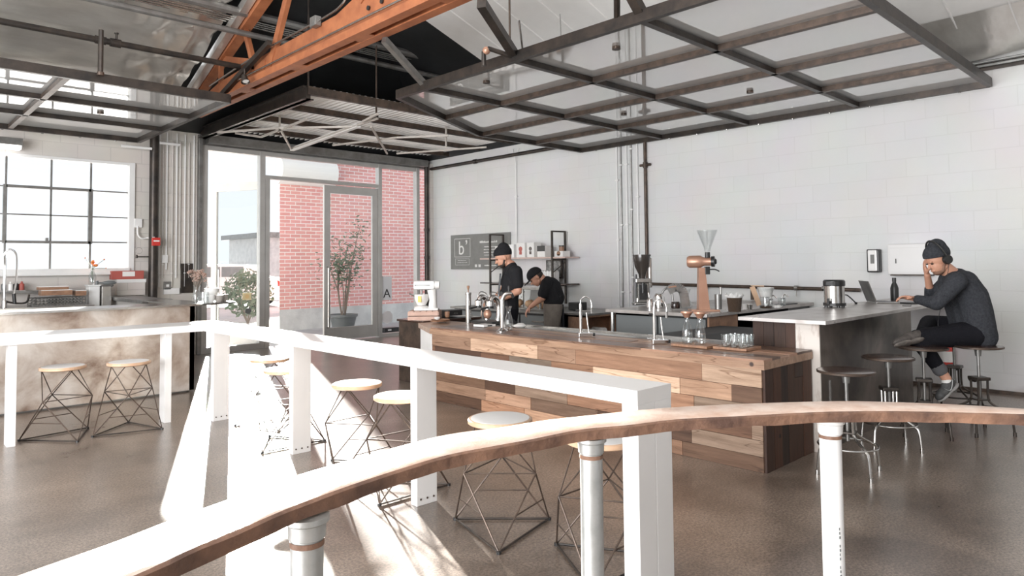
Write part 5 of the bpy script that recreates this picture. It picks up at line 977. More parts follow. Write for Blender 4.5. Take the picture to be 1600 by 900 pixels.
obj('body', bm, M_['black_void'], t); bm = BM(); box(bm, (-.56, -.36, .40), (.56, -.345, .47), .004); obj('seam_band', bm, M_['black'], t); bm = BM(); box(bm, (-.5, -.365, .05), (.5, -.35, .38)); obj('front_panel', bm, M_['steel'], t); t.location = (5.55, 3.12, 0)
t = thing('wall_rail', 'brown horizontal pipe rail on the block wall above the brewing counter', 'rail', (8.27, 4.4, 1.02)); bm = BM(); tube(bm, [(0, 1.5, .02), (0, -1.45, -.01)], .022, 12); tube(bm, [(0, -.15, 0), (0, -.15, -.16)], .02, 10); obj('pipe', bm, M_['brown_steel'], t, smooth=True); bm = BM()
for y in (-.72, -1.05, .5): cyl(bm, (0, y - .02, 0), .032, .04, 12, axis=(0, 1, 0)); tube(bm, [(0, y, 0), (-.01, y, -.1)], .007, 6)
obj('clip', bm, M_['steel'], t)
def CP(px, py): return tpos(px, py, CZ)
# black hopper grinder
p = CP(1004, 476); t = thing('coffee_grinder', 'grey grinder with a smoked bean hopper on the brewing counter', 'grinder', p, R(-45)); bm = BM(); box(bm, (-.11, -.12, 0), (.11, .12, .025), .008); box(bm, (-.075, -.04, .025), (.075, .11, .26), .012); box(bm, (-.09, -.10, .26), (.09, .11, .31), .01); obj('body', bm, M_['steel'], t)
bm = BM(); box(bm, (-.05, -.06, .06), (.05, -.035, .24), .004); cyl(bm, (0, -.07, .14), .025, .12, 14); tube(bm, [(-.085, -.08, .08), (-.085, -.08, .36)], .012, 8); obj('chute', bm, M_['black'], t); bm = BM(); lathe(bm, [(0, .31), (.035, .31), (.042, .36), (.085, .45), (.10, .55), (.10, .572), (0, .572)], seg=26); lathe(bm, [(0, .572), (.108, .572), (.108, .59), (0, .592)], seg=26); obj('bean_hopper', bm, mat('smoked_plastic', (.045, .038, .033), .15), t, smooth=True)
bm = BM(); box(bm, (.085, .02, .20), (.12, .08, .55), .008); obj('chrome_side', bm, M_['steel'], t)
# copper grinder
p = CP(1100, 486); t = thing('coffee_grinder', 'copper coloured bulk grinder with a clear glass hopper', 'grinder', (p[0], p[1], CZ), R(-46)); S_ = 1.0
bm = BM(); A = []; 
for z, w_, d_ in ((0, .135, .10), (.012, .135, .10)): pass
box(bm, (-.14, -.09, 0), (.14, .10, .018), .004); obj('base', bm, M_['copper'], t)
bm = BM(); lo = [(-.062, -.05), (.050, -.05), (.050, .05), (-.062, .05)]; hi = [(-.050, -.035), (.012, -.035), (.012, .04), (-.050, .04)]; a = [bm.verts.new((x, y, .018)) for x, y in lo]; b_ = [bm.verts.new((x, y, .44)) for x, y in hi]; bm.faces.new(a[::-1]); bm.faces.new(b_)
for k in range(4): bm.faces.new((a[k], a[(k + 1) % 4], b_[(k + 1) % 4], b_[k]))
obj('column', bm, M_['copper'], t)
bm = BM(); lathe(bm, [(0, -.15), (.05, -.15), (.062, -.13), (.062, -.02), (.05, 0), (.042, .02), (.042, .11), (0, .11)], (-.005, 0, .50), 28, (.92, -.38, .0)); obj('motor', bm, M_['copper'], t, smooth=True)
bm = BM(); lathe(bm, [(0, 0), (.054, 0), (.054, .03), (.03, .035), (.02, .05), (0, .05)], V((-.005, 0, .50)) + V((.92, -.38, 0)) * .09, 26, (.92, -.38, 0)); obj('adjusting_dial', bm, M_['black'], t, smooth=True)
bm = BM(); box(bm, (.01, -.045, .37), (.06, .0, .45), .006); tube(bm, smoothpts([(.05, -.03, .42), (.11, -.04, .42), (.15, -.05, .40)], 5), .006, 8); cyl(bm, (.04, -.03, .54), .026, .055, 16); obj('chute', bm, M_['black'], t)
bm = BM(); lathe(bm, [(.028, .60), (.032, .63), (.098, .80), (.10, .82), (.096, .82), (.029, .64), (.025, .60)], (.04, -.03, 0), 30); obj('glass_hopper', bm, M_['clear'], t, smooth=True)
bm = BM(); lathe(bm, [(0, .02), (.034, .02), (.036, .17), (.032, .17), (.03, .03), (0, .03)], (.14, -.02, 0), 20); cyl(bm, (.165, -.02, .16), .012, .08, 8); obj('catch_cup', bm, M_['grey_steel'], t, smooth=True)
# kettle, brewers and clutter
p = CP(1030, 482); t = thing('kettle', 'chrome pour kettle between the two grinders', 'kettle', p, R(-45)); bm = BM(); lathe(bm, [(0, 0), (.065, 0), (.07, .03), (.06, .12), (.04, .16), (0, .17)], seg=24); obj('body', bm, M_['chrome'], t, smooth=True); bm = BM(); tube(bm, smoothpts([(.03, 0, .16), (.07, 0, .21), (.13, 0, .20), (.15, 0, .08)], 6), .011, 8); obj('handle', bm, M_['grey_steel'], t, smooth=True); bm = BM(); tube(bm, smoothpts([(-.06, 0, .04), (-.10, 0, .10), (-.11, 0, .17)], 5), .007, 8); obj('spout', bm, M_['chrome'], t, smooth=True)
p = CP(1060, 484); t = thing('brewer_arch', 'grey arched brewer body with a brown handle beside the copper grinder', 'brewer', p, R(-45)); bm = BM(); pts_ = smoothpts([(-.10, 0, .20), (-.02, 0, .235), (.05, 0, .19), (.075, 0, .03)], 6)
for a_, b2 in zip(pts_, pts_[1:]): bar(bm, a_, b2, .09, .03, up=(0, 1, 0))
box(bm, (-.07, -.06, 0), (.09, .06, .015)); obj('arch', bm, M_['grey_steel'], t); bm = BM(); lathe(bm, [(0, .015), (.045, .015), (.05, .05), (.04, .085), (0, .085)], (-.03, 0, 0), 20); obj('glass_pot', bm, mat('dark_coffee', (.02, .012, .01), .1), t, smooth=True); bm = BM(); tube(bm, [(-.10, 0, .235), (-.02, 0, .245)], .018, 8); obj('brown_handle', bm, M_['copper'], t)
p = CP(1078, 484); t = thing('glass_brewer', 'hourglass coffee brewer with dark collar beside the copper grinder', 'brewer', (p[0] + .25, p[1] + .2, CZ)); bm = BM(); lathe(bm, [(0, 0), (.06, 0), (.07, .04), (.025, .10), (.02, .12), (.05, .20), (.047, .20), (.016, .12), (.022, .10), (.066, .04), (0, .005)], seg=24); obj('glass_body', bm, M_['clear'], t, smooth=True); bm = BM(); cyl(bm, (0, 0, .09), .028, .035, 18); obj('collar', bm, M_['dark_wood'], t)
p = CP(1148, 487); t = thing('bean_jar', 'clear tub of dark ground coffee with a crumpled bag top', 'jar', p); bm = BM(); lathe(bm, [(0, 0), (.06, 0), (.075, .15), (0, .155)], seg=24); obj('coffee_grounds', bm, M_['brown_beans'], t, smooth=True); bm = BM(); n = 30
ri = [bm.verts.new((.077 * math.cos(a), .077 * math.sin(a), .14)) for a in [2 * math.pi * k / n for k in range(n)]]; ro = [bm.verts.new(((.085 + .008 * math.sin(k * 2.1)) * math.cos(2 * math.pi * k / n), (.085 + .008 * math.sin(k * 2.1)) * math.sin(2 * math.pi * k / n), .175 + .015 * math.sin(k * 1.7))) for k in range(n)]
for k in range(n): bm.faces.new((ri[k], ri[(k + 1) % n], ro[(k + 1) % n], ro[k]))
obj('bag_rim', bm, M_['frost'], t)
p = CP(1197, 483); t = thing('glass_brewer', 'large glass brewer with paper filter and tan cork handle', 'brewer', p, R(-45)); bm = BM(); lathe(bm, [(0, 0), (.062, 0), (.068, .03), (.066, .10), (.06, .13), (.085, .22), (.082, .22), (.056, .13), (.062, .10), (.064, .03), (0, .006)], seg=28); obj('glass_body', bm, M_['clear'], t, smooth=True)
bm = BM(); lathe(bm, [(.058, .13), (.082, .225), (.079, .225), (.02, .12)], seg=26); obj('paper_filter', bm, M_['paper'], t, smooth=True); bm = BM(); bar(bm, (-.14, 0, .235), (-.07, 0, .04), .05, .014, up=(0, 1, 0)); bar(bm, (-.15, 0, .245), (-.02, 0, .24), .03, .008); obj('stand', bm, mat('tan_card', (.62, .42, .28), .6), t)
bm = BM(); lathe(bm, [(0, .006), (.058, .01), (.058, .035), (0, .035)], seg=22); obj('coffee', bm, M_['brown_beans'], t)
p = CP(1222, 478); t = thing('glass_mug', 'clear glass mug beside the paper filter brewer', 'mug', p); bm = BM(); lathe(bm, [(0, 0), (.04, 0), (.042, .09), (.039, .09), (.036, .008), (0, .008)], seg=20); obj('glass_body', bm, M_['clear'], t, smooth=True); bm = BM(); tube(bm, smoothpts([(.04, 0, .07), (.065, 0, .06), (.065, 0, .03), (.04, 0, .02)], 4), .005, 6); obj('handle', bm, M_['clear'], t)
p = CP(1213, 482); t = thing('wet_cloth', 'crumpled grey white cloth beside the paper filter brewer', 'cloth', p); bm = BM()
for k in range(6): ell(bm, (.05 * math.cos(k), .04 * math.sin(k * 2), .018), (.04, .03, .02), seg=10)
obj('towel', bm, M_['paper'], t, smooth=True)
p = CP(1230, 477); t = thing('rubber_mat', 'flat black rubber mat on the brewing counter edge', 'mat', (p[0], p[1] + .08, CZ)); bm = BM(); box(bm, (-.30, -.06, 0), (.32, .06, .01), .003); obj('mat', bm, M_['black'], t)
for px, lab in ((1178, 'small white dripper cup beside the coffee tub'), (1186, 'small steel shaker between the dripper cup and filter brewer')):
    p = CP(px, 484); t = thing('dripper_cup' if px < 1180 else 'shaker', lab, 'cup', (p[0], p[1] + .1, CZ)); bm = BM(); lathe(bm, [(0, 0), (.022, 0), (.028, .05), (.025, .05), (.019, .005), (0, .005)], seg=16); obj('bowl', bm, M_['ceramic'] if px < 1180 else M_['steel'], t, smooth=True); bm = BM(); cyl(bm, (0, 0, .05), .029, .006, 16); obj('rim', bm, M_['ceramic'], t)
for k in range(3):
    p = CP(985 + 7 * k, 479); 
t = thing('carafe_stack', 'small steel jug beside the smoked hopper grinder', 'jug', CP(1016, 483)); bm = BM(); lathe(bm, [(0, 0), (.035, 0), (.038, .06), (.03, .10), (.033, .11), (.03, .11), (.026, .10), (.034, .06), (0, .005)], seg=20); obj('body', bm, M_['chrome'], t, smooth=True); bm = BM(); tube(bm, [(.036, 0, .09), (.06, 0, .08), (.055, 0, .03), (.036, 0, .02)], .004, 6); obj('handle', bm, M_['chrome'], t)
for px, x, lab in ((1232, 7.75, 'chrome bar tap at the wall beyond the rubber mat'), (1247, 8.05, 'chrome bar tap nearest the coffee urn')):
    t = thing('bar_tap', lab, 'tap', (x, 3.75, CZ)); bm = BM(); cyl(bm, (0, 0, 0), .022, .02, 14); tube(bm, smoothpts([(0, 0, 0), (0, 0, .07), (.0, -.03, .10), (0, -.07, .07)], 5), .008, 8); obj('spout', bm, M_['chrome'], t, smooth=True); bm = BM(); tube(bm, [(-.04, 0, .05), (.04, 0, .05)], .007, 8); obj('handle', bm, M_['black'], t)

# ---------------------------------------------------------------- things on the tall steel bar
def TP(px, py): return tpos(px, py, TT)
p = TP(1300, 475); t = thing('coffee_urn', 'round steel coffee dispenser with black lid and feet', 'dispenser', (6.39, 2.50, TT)); bm = BM(); cyl(bm, (0, 0, .035), .085, .155, 32); obj('steel_body', bm, M_['steel'], t, smooth=True); bm = BM(); lathe(bm, [(.088, .19), (.092, .195), (.092, .235), (.08, .245), (0, .245)], seg=32); box(bm, (-.1, -.03, .20), (-.08, .03, .23)); obj('lid', bm, M_['black'], t, smooth=True)
bm = BM(); lathe(bm, [(0, .015), (.095, .015), (.095, .04), (0, .04)], seg=28)
for k in range(4): a = R(45 + 90 * k); cyl(bm, (.075 * math.cos(a), .075 * math.sin(a), 0), .014, .02, 10)
obj('feet', bm, M_['black'], t); bm = BM(); tube(bm, [(-.09, 0, .05), (-.15, 0, .045)], .012, 8); cyl(bm, (-.14, 0, .04), .012, .045, 8); obj('spigot', bm, M_['black'], t)
e0 = V((6.50, 2.50, TT)); e1 = V((6.95, 2.52, TT)); t = thing('power_cable', 'thin black cable arching from the urn to the bar top', 'cable', e0); bm = BM(); mid = (e0 + e1) / 2 + V((0, 0, .09)); tube(bm, smoothpts([V((0, 0, .06)), (mid - e0) * .5 + V((0, 0, .05)), mid - e0, e1 - e0 + V((0, 0, .01))], 8), .006, 6); obj('cable', bm, M_['black'], t)
bm = BM(); ell(bm, e1 - e0 + V((0, 0, .01)), (.015, .015, .01), seg=8); obj('plug', bm, M_['black'], t)
LX = V((7.32, 2.40, TT)); t = thing('laptop', 'open laptop on the steel bar in front of the seated man', 'laptop', LX, R(-100)); bm = BM(); box(bm, (-.15, -.105, 0), (.15, .105, .014), .004); obj('base', bm, M_['steel'], t); bm = BM(); box(bm, (-.13, -.05, .0142), (.13, .08, .0155)); obj('keyboard', bm, M_['black'], t)
bm = BM(); bar(bm, (0, .105, .012), (0, .175, .215), .30, .008, up=(0, 1, 0)); obj('display_lid', bm, M_['grey_steel'], t); bm = BM(); bar(bm, (0, .099, .02), (0, .166, .208), .28, .003, up=(0, 1, 0)); obj('screen', bm, mat('dim_screen', (.30, .28, .26), .12), t); t.location = LX; t.rotation_euler = (0, 0, R(35))
t = thing('water_bottle', 'matt black steel water bottle beside the laptop', 'bottle', (7.72, 2.42, TT)); bm = BM(); lathe(bm, [(0, 0), (.036, 0), (.038, .01), (.038, .13), (.03, .16), (.018, .185), (.018, .20), (0, .20)], seg=26); obj('body', bm, M_['black'], t, smooth=True); bm = BM(); lathe(bm, [(0, .20), (.019, .20), (.019, .235), (0, .237)], seg=20); obj('cap', bm, M_['black'], t, smooth=True)
t = thing('notebook', 'closed notebook and pen in front of the black bottle', 'notebook', (7.30, 2.14, TT), R(-20)); bm = BM(); box(bm, (-.09, -.06, 0), (.09, .06, .016), .002); obj('cover', bm, M_['black'], t); bm = BM(); box(bm, (-.088, -.058, .003), (.092, .062, .013)); obj('pages', bm, M_['paper'], t)
t = thing('phone', 'black phone lying near the seated man\'s forearm', 'phone', (6.95, 2.08, TT), R(15)); bm = BM(); box(bm, (-.07, -.035, 0), (.07, .035, .008), .002); obj('case', bm, M_['black'], t); bm = BM(); box(bm, (-.062, -.031, .008), (.062, .031, .0085)); obj('screen', bm, M_['grey_steel'], t)
# ---------------------------------------------------------------- people
def cap(bm, p, q, r0, r1, seg=14):
    p, q = V(p), V(q); n = 6
    tube(bm, [p.lerp(q, i / n) for i in range(n + 1)], [r0 + (r1 - r0) * i / n for i in range(n + 1)], seg)
    ell(bm, p, (r0,) * 3, seg=seg); ell(bm, q, (r1,) * 3, seg=seg)
def limb(bm, pts, rs):
    for i in range(len(pts) - 1): cap(bm, pts[i], pts[i + 1], rs[i], rs[i + 1])
def frame(F, U):
    F = V(F).normalized(); U = V(U); S_ = F.cross(U).normalized(); U = S_.cross(F).normalized()   # S_ = the figure's right side
    return F, S_, U, Matrix((F, S_, U)).transposed()
def solid(name, bm, mt, parent, vox=.007, sm=6, smf=.5):
    o = obj(name, bm, mt, smooth=False); local(o, parent)
    r = o.modifiers.new('skin', 'REMESH'); r.mode = 'VOXEL'; r.voxel_size = vox; r.use_smooth_shade = True
    s = o.modifiers.new('relax', 'SMOOTH'); s.factor = smf; s.iterations = sm
    return o
def head(bm, c, F, U, s=1.0):
    F, S_, U, Rm = frame(F, U); P = lambda f, r, u: c + (F * f + S_ * r + U * u) * s
    ell(bm, P(-.012, 0, .02), (.096 * s, .074 * s, .098 * s), Rm, 20)       # skull
    ell(bm, P(.030, 0, -.035), (.058 * s, .056 * s, .075 * s), Rm, 18)      # face
    ell(bm, P(.045, 0, -.088), (.030 * s, .034 * s, .022 * s), Rm, 14)      # chin
    cap(bm, P(.000, .045, -.065), P(.045, .018, -.092), .018 * s, .016 * s, 10); cap(bm, P(.000, -.045, -.065), P(.045, -.018, -.092), .018 * s, .016 * s, 10)   # jaw
    cap(bm, P(.078, 0, .005), P(.103, 0, -.030), .008 * s, .012 * s, 10)    # nose
    cap(bm, P(.082, .03, .018), P(.084, -.03, .018), .010 * s, .010 * s, 10)  # brow
    cap(bm, P(.083, .016, -.062), P(.083, -.016, -.062), .0075 * s, .0075 * s, 8)  # lips
    for k in (-1, 1): ell(bm, P(-.008, k * .073, -.015), (.018 * s, .008 * s, .030 * s), Rm, 10)
    return P, Rm
def face_bits(parent, P, s, Rm, beard=False, bm_=None):
    bm = BM()
    for k in (-1, 1): ell(bm, P(.080, k * .029, .000), (.009 * s, .012 * s, .006 * s), Rm, 10)
    local(obj('eyes', bm, M_['hair']), parent)
    if beard:
        bm = BM(); ell(bm, P(.040, 0, -.080), (.043 * s, .046 * s, .036 * s), Rm, 16); 
        for k in (-1, 1): cap(bm, P(.0, k * .056, -.03), P(.03, k * .040, -.08), .012 * s, .018 * s, 10)
        solid('beard', bm, bm_ or M_['hair'], parent, .005, 3)
def hand(bm, w, d, n, s=1.0, curl=.5, side=1):
    """w wrist, d direction of the hand, n direction the palm faces, side = +1/-1 puts the thumb"""
    d = V(d).normalized(); n = V(n); n = (n - d * n.dot(d)).normalized(); x = d.cross(n) * side
    w = V(w); pc = w + d * .045 * s
    Rm = Matrix((d, x, n)).transposed(); ell(bm, pc, (.050 * s, .038 * s, .017 * s), Rm, 16); cap(bm, w, w + d * .05 * s, .022 * s, .018 * s, 10)
    for k, (L_, off) in enumerate(((.070, .028), (.080, .0095), (.074, -.0095), (.058, -.027))):
        p = w + (d * .082 + x * off) * s; a = 0; segs = (.42, .33, .25)
        for j, f in enumerate(segs):
            a += curl * (.55 + .25 * j); dd = d * math.cos(a) + n * math.sin(a) + x * off * .8; q = p + dd.normalized() * L_ * f * s; cap(bm, p, q, (.0088 - .0008 * j) * s, (.0082 - .0008 * j) * s, 8); p = q
    p = w + (d * .028 + x * .026) * s; q = p + (d * .6 + x * .75 + n * .35).normalized() * .035 * s; e = q + (d * .95 + x * .15 + n * .45).normalized() * .030 * s; cap(bm, p, q, .012 * s, .0105 * s, 8); cap(bm, q, e, .0105 * s, .0085 * s, 8)
def shoe(parent, ankle, heel, toe, up, mt, sole, s=1.0, swoosh=None):
    a, h_, t_ = V(ankle), V(heel), V(toe); d = (t_ - h_).normalized(); up = V(up); up = (up - d * up.dot(d)).normalized(); x = d.cross(up); Rm = Matrix((d, x, up)).transposed()
    L_ = (t_ - h_).length; m0 = h_.lerp(t_, .5)
    bm = BM(); cap(bm, a, h_ + d * .05 + up * .045, .038, .038); ell(bm, h_ + d * L_ * .32 + up * .045, (L_ * .30, .040, .042), Rm); ell(bm, h_ + d * L_ * .62 + up * .032, (L_ * .36, .043, .032), Rm); ell(bm, h_ + d * L_ * .8 + up * .025, (L_ * .2, .040, .026), Rm)
    sh = solid('shoe', bm, mt, parent, .006, 4)
    bm = BM(); ell(bm, h_ + d * L_ * .26 + up * .002, (L_ * .28, .040, .018), Rm); ell(bm, h_ + d * L_ * .68 + up * .002, (L_ * .34, .044, .017), Rm); ell(bm, h_ + d * L_ * .48, (L_ * .3, .034, .015), Rm)
    so_ = solid('sole', bm, sole, parent, .006, 2)
    if swoosh: 
        bm = BM(); y = swoosh; pts = smoothpts([h_ + d * L_ * .58 + up * .062 + x * y * .035, h_ + d * L_ * .50 + up * .030 + x * y * .045, h_ + d * L_ * .36 + up * .036 + x * y * .045, h_ + d * L_ * .14 + up * .072 + x * y * .040], 5); tube(bm, pts, [.001 + .0025 * math.sin(math.pi * i / (len(pts) - 1)) for i in range(len(pts))], 6); local(obj('side_mark', bm, M_['galv']), parent)
LEFT = -CR; UPZ = V((0, 0, 1)); TOW = V((-CW.x, -CW.y, 0)).normalized()     # TOW points back towards the camera

# ---- seated man
D = 5.6
mn = thing('person', 'seated man in grey beanie and headphones leaning over the steel bar', 'person', (6.4, 1.45, 0))
hip = at(1524, 520, 5.55); nk = at(1487, 428, 5.6); hc = at(1465, 406, 5.6); F_ = (LEFT * .86 + V((0, 0, -.42)) + TOW * .12); U_ = (UPZ * .9 + LEFT * .42)
shL, shR = at(1495, 440, 5.42), at(1487, 436, 5.77); elL, wrL = at(1463, 474, 5.42), at(1430, 467, 5.62); elR, wrR = at(1455, 464, 5.90), at(1449, 430, 5.80)
hpL, knL, anL = at(1521, 521, 5.47), at(1434, 529, 5.50), at(1479, 592, 5.42); hpR, knR, anR = at(1519, 515, 5.70), at(1452, 506, 5.88), at(1440, 522, 5.50)
ch, wa = at(1503, 452, 5.6), at(1516, 488, 5.57)
bm = BM(); P_, Rm_ = head(bm, hc, F_, U_, 1.0); cap(bm, hc - V(F_).normalized() * .02 + V((0, 0, -.04)), nk, .052, .060)
limb(bm, [ch, wa, hip], [.115, .105, .11]); limb(bm, [nk, ch], [.06, .11])
limb(bm, [shL, elL, wrL], [.045, .036, .025]); limb(bm, [shR, elR, wrR], [.045, .036, .025]); limb(bm, [hpL, knL, anL], [.08, .05, .036]); limb(bm, [hpR, knR, anR], [.08, .05, .036])
hand(bm, wrL, LEFT * .9 + UPZ * .15 + CW * .2, -UPZ + TOW * .3, 1.0, .55, 1); hand(bm, wrR, UPZ * .9 + LEFT * .25, -LEFT * .8 + TOW * .3, 1.0, .5, -1)
solid('body', bm, M_['skin'], mn, .0048, 3, .4); face_bits(mn, P_, 1.0, Rm_, True, mat('light_brown_beard', (.22, .12, .08), .8))
bm = BM(); w2 = at(1518, 496, 5.55)
for s_ in (-.085, 0, .085): o_ = CW * s_; k = .01 if s_ == 0 else 0; limb(bm, [at(1497, 441, 5.6) + o_, at(1507, 462, 5.6) + o_, at(1514, 485, 5.57) + o_, at(1520, 512, 5.55) + o_, at(1524, 523, 5.55) + o_], [.100 + k, .122 + k, .120 + k, .115 + k, .108 + k])
cap(bm, nk - V((0, 0, .02)), at(1496, 438, 5.6), .070, .10)
limb(bm, [shL, elL, elL.lerp(wrL, .88)], [.074, .056, .036]); limb(bm, [shR, elR, elR.lerp(wrR, .35)], [.072, .054, .043]); cap(bm, shL, shR, .075, .075)
solid('sweater', bm, M_['grey_cloth'], mn, .0075, 5)
bm = BM(); limb(bm, [hpL, knL, anL.lerp(knL, .24)], [.105, .072, .050]); limb(bm, [hpR, knR, anR.lerp(knR, .1)], [.105, .074, .050]); cap(bm, hpL, hpR, .11, .11); cap(bm, at(1526, 518, 5.48), at(1526, 518, 5.66), .105, .105)
solid('trousers', bm, M_['denim'], mn, .0075, 5)
bm = BM(); c0 = anL.lerp(knL, .30); c1 = anL.lerp(knL, .23); cap(bm, c0, c1, .054, .056); solid('trouser_cuff', bm, mat('grey_cuff', (.10, .10, .105), .9), mn, .006, 2)
bm = BM(); cap(bm, anL + V((0, 0, -.005)), anL + V((0, 0, -.04)), .036, .036); solid('sock', bm, M_['paper'], mn, .006, 2)
dark_knit = mat('dark_running_shoe', (.045, .045, .045), .7, col2=(.09, .09, .09), nscale=30); sole_m = mat('grey_sole', (.26, .25, .24), .6)
upv = (-(at(1440, 640, 5.4) - at(1500, 600, 5.4))).cross(TOW); hl, to = at(1497, 599, 5.42), at(1466, 628, 5.40)
shoe(mn, at(1483, 598, 5.42), hl, to, LEFT * .6 + UPZ * .8, dark_knit, sole_m, swoosh=-1)
shoe(mn, anR + LEFT * .01, at(1444, 530, 5.44), at(1397, 541, 5.40), UPZ * .8 + CW * .7, mat('brown_running_shoe', (.05, .042, .038), .7, col2=(.10, .088, .08), nscale=25), mat('worn_sole', (.20, .175, .155), .6, col2=(.09, .08, .07), nscale=30), swoosh=None)
def beanie(parent, P, Rm, s, mt, back=-.03, h=.10):
    bm = BM(); ell(bm, P(-.014, 0, .045), (.106 * s, .083 * s, .088 * s), Rm, 20); ell(bm, P(-.045, 0, .085), (.072 * s, .062 * s, .075 * s), Rm, 16)
    c = bm.verts[:]; ax = Rm @ V((-.30, 0, 1)); q = P(0, 0, .022)      # cut away what is below the brim
    bmesh.ops.bisect_plane(bm, geom=bm.verts[:] + bm.edges[:] + bm.faces[:], plane_co=q, plane_no=-ax.normalized(), clear_outer=True)
    bmesh.ops.holes_fill(bm, edges=bm.edges[:]); o = solid('beanie', bm, mt, parent, .006, 3)
    return o
beanie(mn, P_, Rm_, 1.04, M_['grey_cloth'])
bm = BM(); pts = []
for k in range(19): a = math.pi * k / 18; pts.append(P_(-.012, .100 * math.cos(a), .005 + .158 * math.sin(a)))
tube(bm, pts, .008, 8); local(obj('headphone_band', bm, M_['black'], smooth=True), mn)
for k in (-1, 1): bm = BM(); lathe(bm, [(0, 0), (.038, 0), (.040, .012), (.034, .030), (0, .033)], P_(-.012, k * .078, -.008), 22, Rm_ @ V((0, k, 0))); local(obj('ear_cup', bm, M_['black'], smooth=True), mn)
bm = BM(); tube(bm, smoothpts([P_(-.01, -.09, -.04), at(1480, 432, 5.45), at(1472, 470, 5.45), at(1466, 500, 5.5), at(1466, 512, 5.5)], 6), .0025, 5); local(obj('headphone_cable', bm, M_['black']), mn)

# ---- standing barista
D = 8.0
b1 = thing('person', 'standing barista in black beanie and black t-shirt working at the espresso heads', 'person', (at(797, 480, D).x, at(797, 480, D).y, 0))
hip = at(796, 484, D); nk = at(799, 414, D); hc = at(786, 402, D); F_ = LEFT * .9 + V((0, 0, -.38)) + TOW * .12; U_ = UPZ * .92 + LEFT * .35
shL, shR = at(806, 425, D - .17), at(797, 423, D + .17); elL, wrL = at(810, 455, D - .20), at(776, 470, D - .25); elR, wrR = at(787, 452, D + .2), at(772, 468, D + .02)
ch, wa = at(800, 438, D), at(796, 464, D); hpL, hpR = hip - CW * .09, hip + CW * .09
gz = lambda p: V((p.x, p.y, 0)); kL, kR = (hpL + gz(hpL)) / 2 + LEFT * .03, (hpR + gz(hpR)) / 2 + LEFT * .03; aL, aR = gz(hpL) + V((0, 0, .08)), gz(hpR) + V((0, 0, .08))
bm = BM(); P_, Rm_ = head(bm, hc, F_, U_); cap(bm, hc + V((0, 0, -.05)) - V(F_).normalized() * .02, nk, .050, .055); limb(bm, [nk, ch, wa, hip], [.055, .09, .09, .10])
limb(bm, [shL, elL, wrL], [.050, .043, .028]); limb(bm, [shR, elR, wrR], [.050, .043, .028]); limb(bm, [hpL, kL, aL], [.085, .055, .04]); limb(bm, [hpR, kR, aR], [.085, .055, .04])
hand(bm, wrL, LEFT + UPZ * -.1, -UPZ, 1.0, .6, 1); hand(bm, wrR, LEFT * .8 - UPZ * .2 + TOW * .2, -UPZ, 1.0, .6, -1)
solid('body', bm, M_['skin'], b1, .0055, 3, .4); face_bits(b1, P_, 1.0, Rm_, True)
bm = BM()
for s_ in (-.09, 0, .09): o_ = CW * s_; limb(bm, [at(801, 428, D) + o_, ch + o_, wa + o_, hip + V((0, 0, .04)) + o_], [.085, .115, .105, .11])
cap(bm, nk - V((0, 0, .025)), at(800, 424, D), .072, .09); cap(bm, shL, shR, .07, .07); limb(bm, [shL, shL.lerp(elL, .62)], [.078, .070]); limb(bm, [shR, shR.lerp(elR, .62)], [.078, .070])
solid('t_shirt', bm, M_['black_cloth'], b1, .008, 4)
bm = BM(); limb(bm, [hpL, kL, aL], [.11, .075, .06]); limb(bm, [hpR, kR, aR], [.11, .075, .06]); solid('trousers', bm, M_['denim'], b1, .009, 4)
bm = BM()
for s_ in (-.08, 0, .08): o_ = CW * s_ + LEFT * .025; limb(bm, [wa + o_ + V((0, 0, .0)), hip + o_, hip + o_ - V((0, 0, .35))], [.112, .122, .118])
solid('apron', bm, mat('charcoal_apron', (.05, .05, .052), .9), b1, .009, 4)
bm = BM(); bar(bm, at(786, 428, D - .02) + LEFT * .03, at(783, 462, D - .02) + LEFT * .03, .20, .02, up=LEFT); local(obj('apron_bib', bm, mat('grey_apron', (.11, .115, .12), .9)), b1)
beanie(b1, P_, Rm_, 1.06, M_['black_cloth'])
for h_, a_ in ((hpL, aL), (hpR, aR)): g_ = gz(h_); shoe(b1, a_, g_ - LEFT * .06, g_ + LEFT * .20, UPZ, M_['black'], M_['black'])

# ---- bent barista
D = 9.0
b2 = thing('person', 'bent barista in black cap and khaki trousers at the back counter', 'person', (at(866, 480, D).x, at(866, 480, D).y, 0))
hip = at(864, 478, D); nk = at(850, 439, D); hc = at(837, 433, D); F_ = LEFT * .72 + V((0, 0, -.66)) + TOW * .12; U_ = UPZ * .72 + LEFT * .66
shL, shR = at(856, 444, D - .17), at(854, 443, D + .17); elL, wrL = at(848, 466, D - .16), at(830, 479, D - .05); elR, wrR = at(845, 466, D + .2), at(829, 479, D + .25)
ch, wa = at(861, 449, D), at(866, 464, D); hpL, hpR = hip - CW * .09, hip + CW * .09
kL, kR = (hpL + gz(hpL)) / 2 + LEFT * .03, (hpR + gz(hpR)) / 2 + LEFT * .03; aL, aR = gz(hpL) + V((0, 0, .08)), gz(hpR) + V((0, 0, .08))
bm = BM(); P_, Rm_ = head(bm, hc, F_, U_); cap(bm, hc - V(F_).normalized() * .05, nk, .050, .058); limb(bm, [nk, ch, wa, hip], [.06, .11, .10, .11])
limb(bm, [shL, elL, wrL], [.050, .040, .027]); limb(bm, [shR, elR, wrR], [.050, .040, .027]); limb(bm, [hpL, kL, aL], [.085, .055, .04]); limb(bm, [hpR, kR, aR], [.085, .055, .04])
hand(bm, wrL, LEFT * .6 - UPZ * .7, -UPZ + -LEFT * .3, 1.0, .5, 1); hand(bm, wrR, LEFT * .6 - UPZ * .7, -UPZ, 1.0, .5, -1)
solid('body', bm, M_['skin'], b2, .0055, 3, .4); face_bits(b2, P_, 1.0, Rm_)
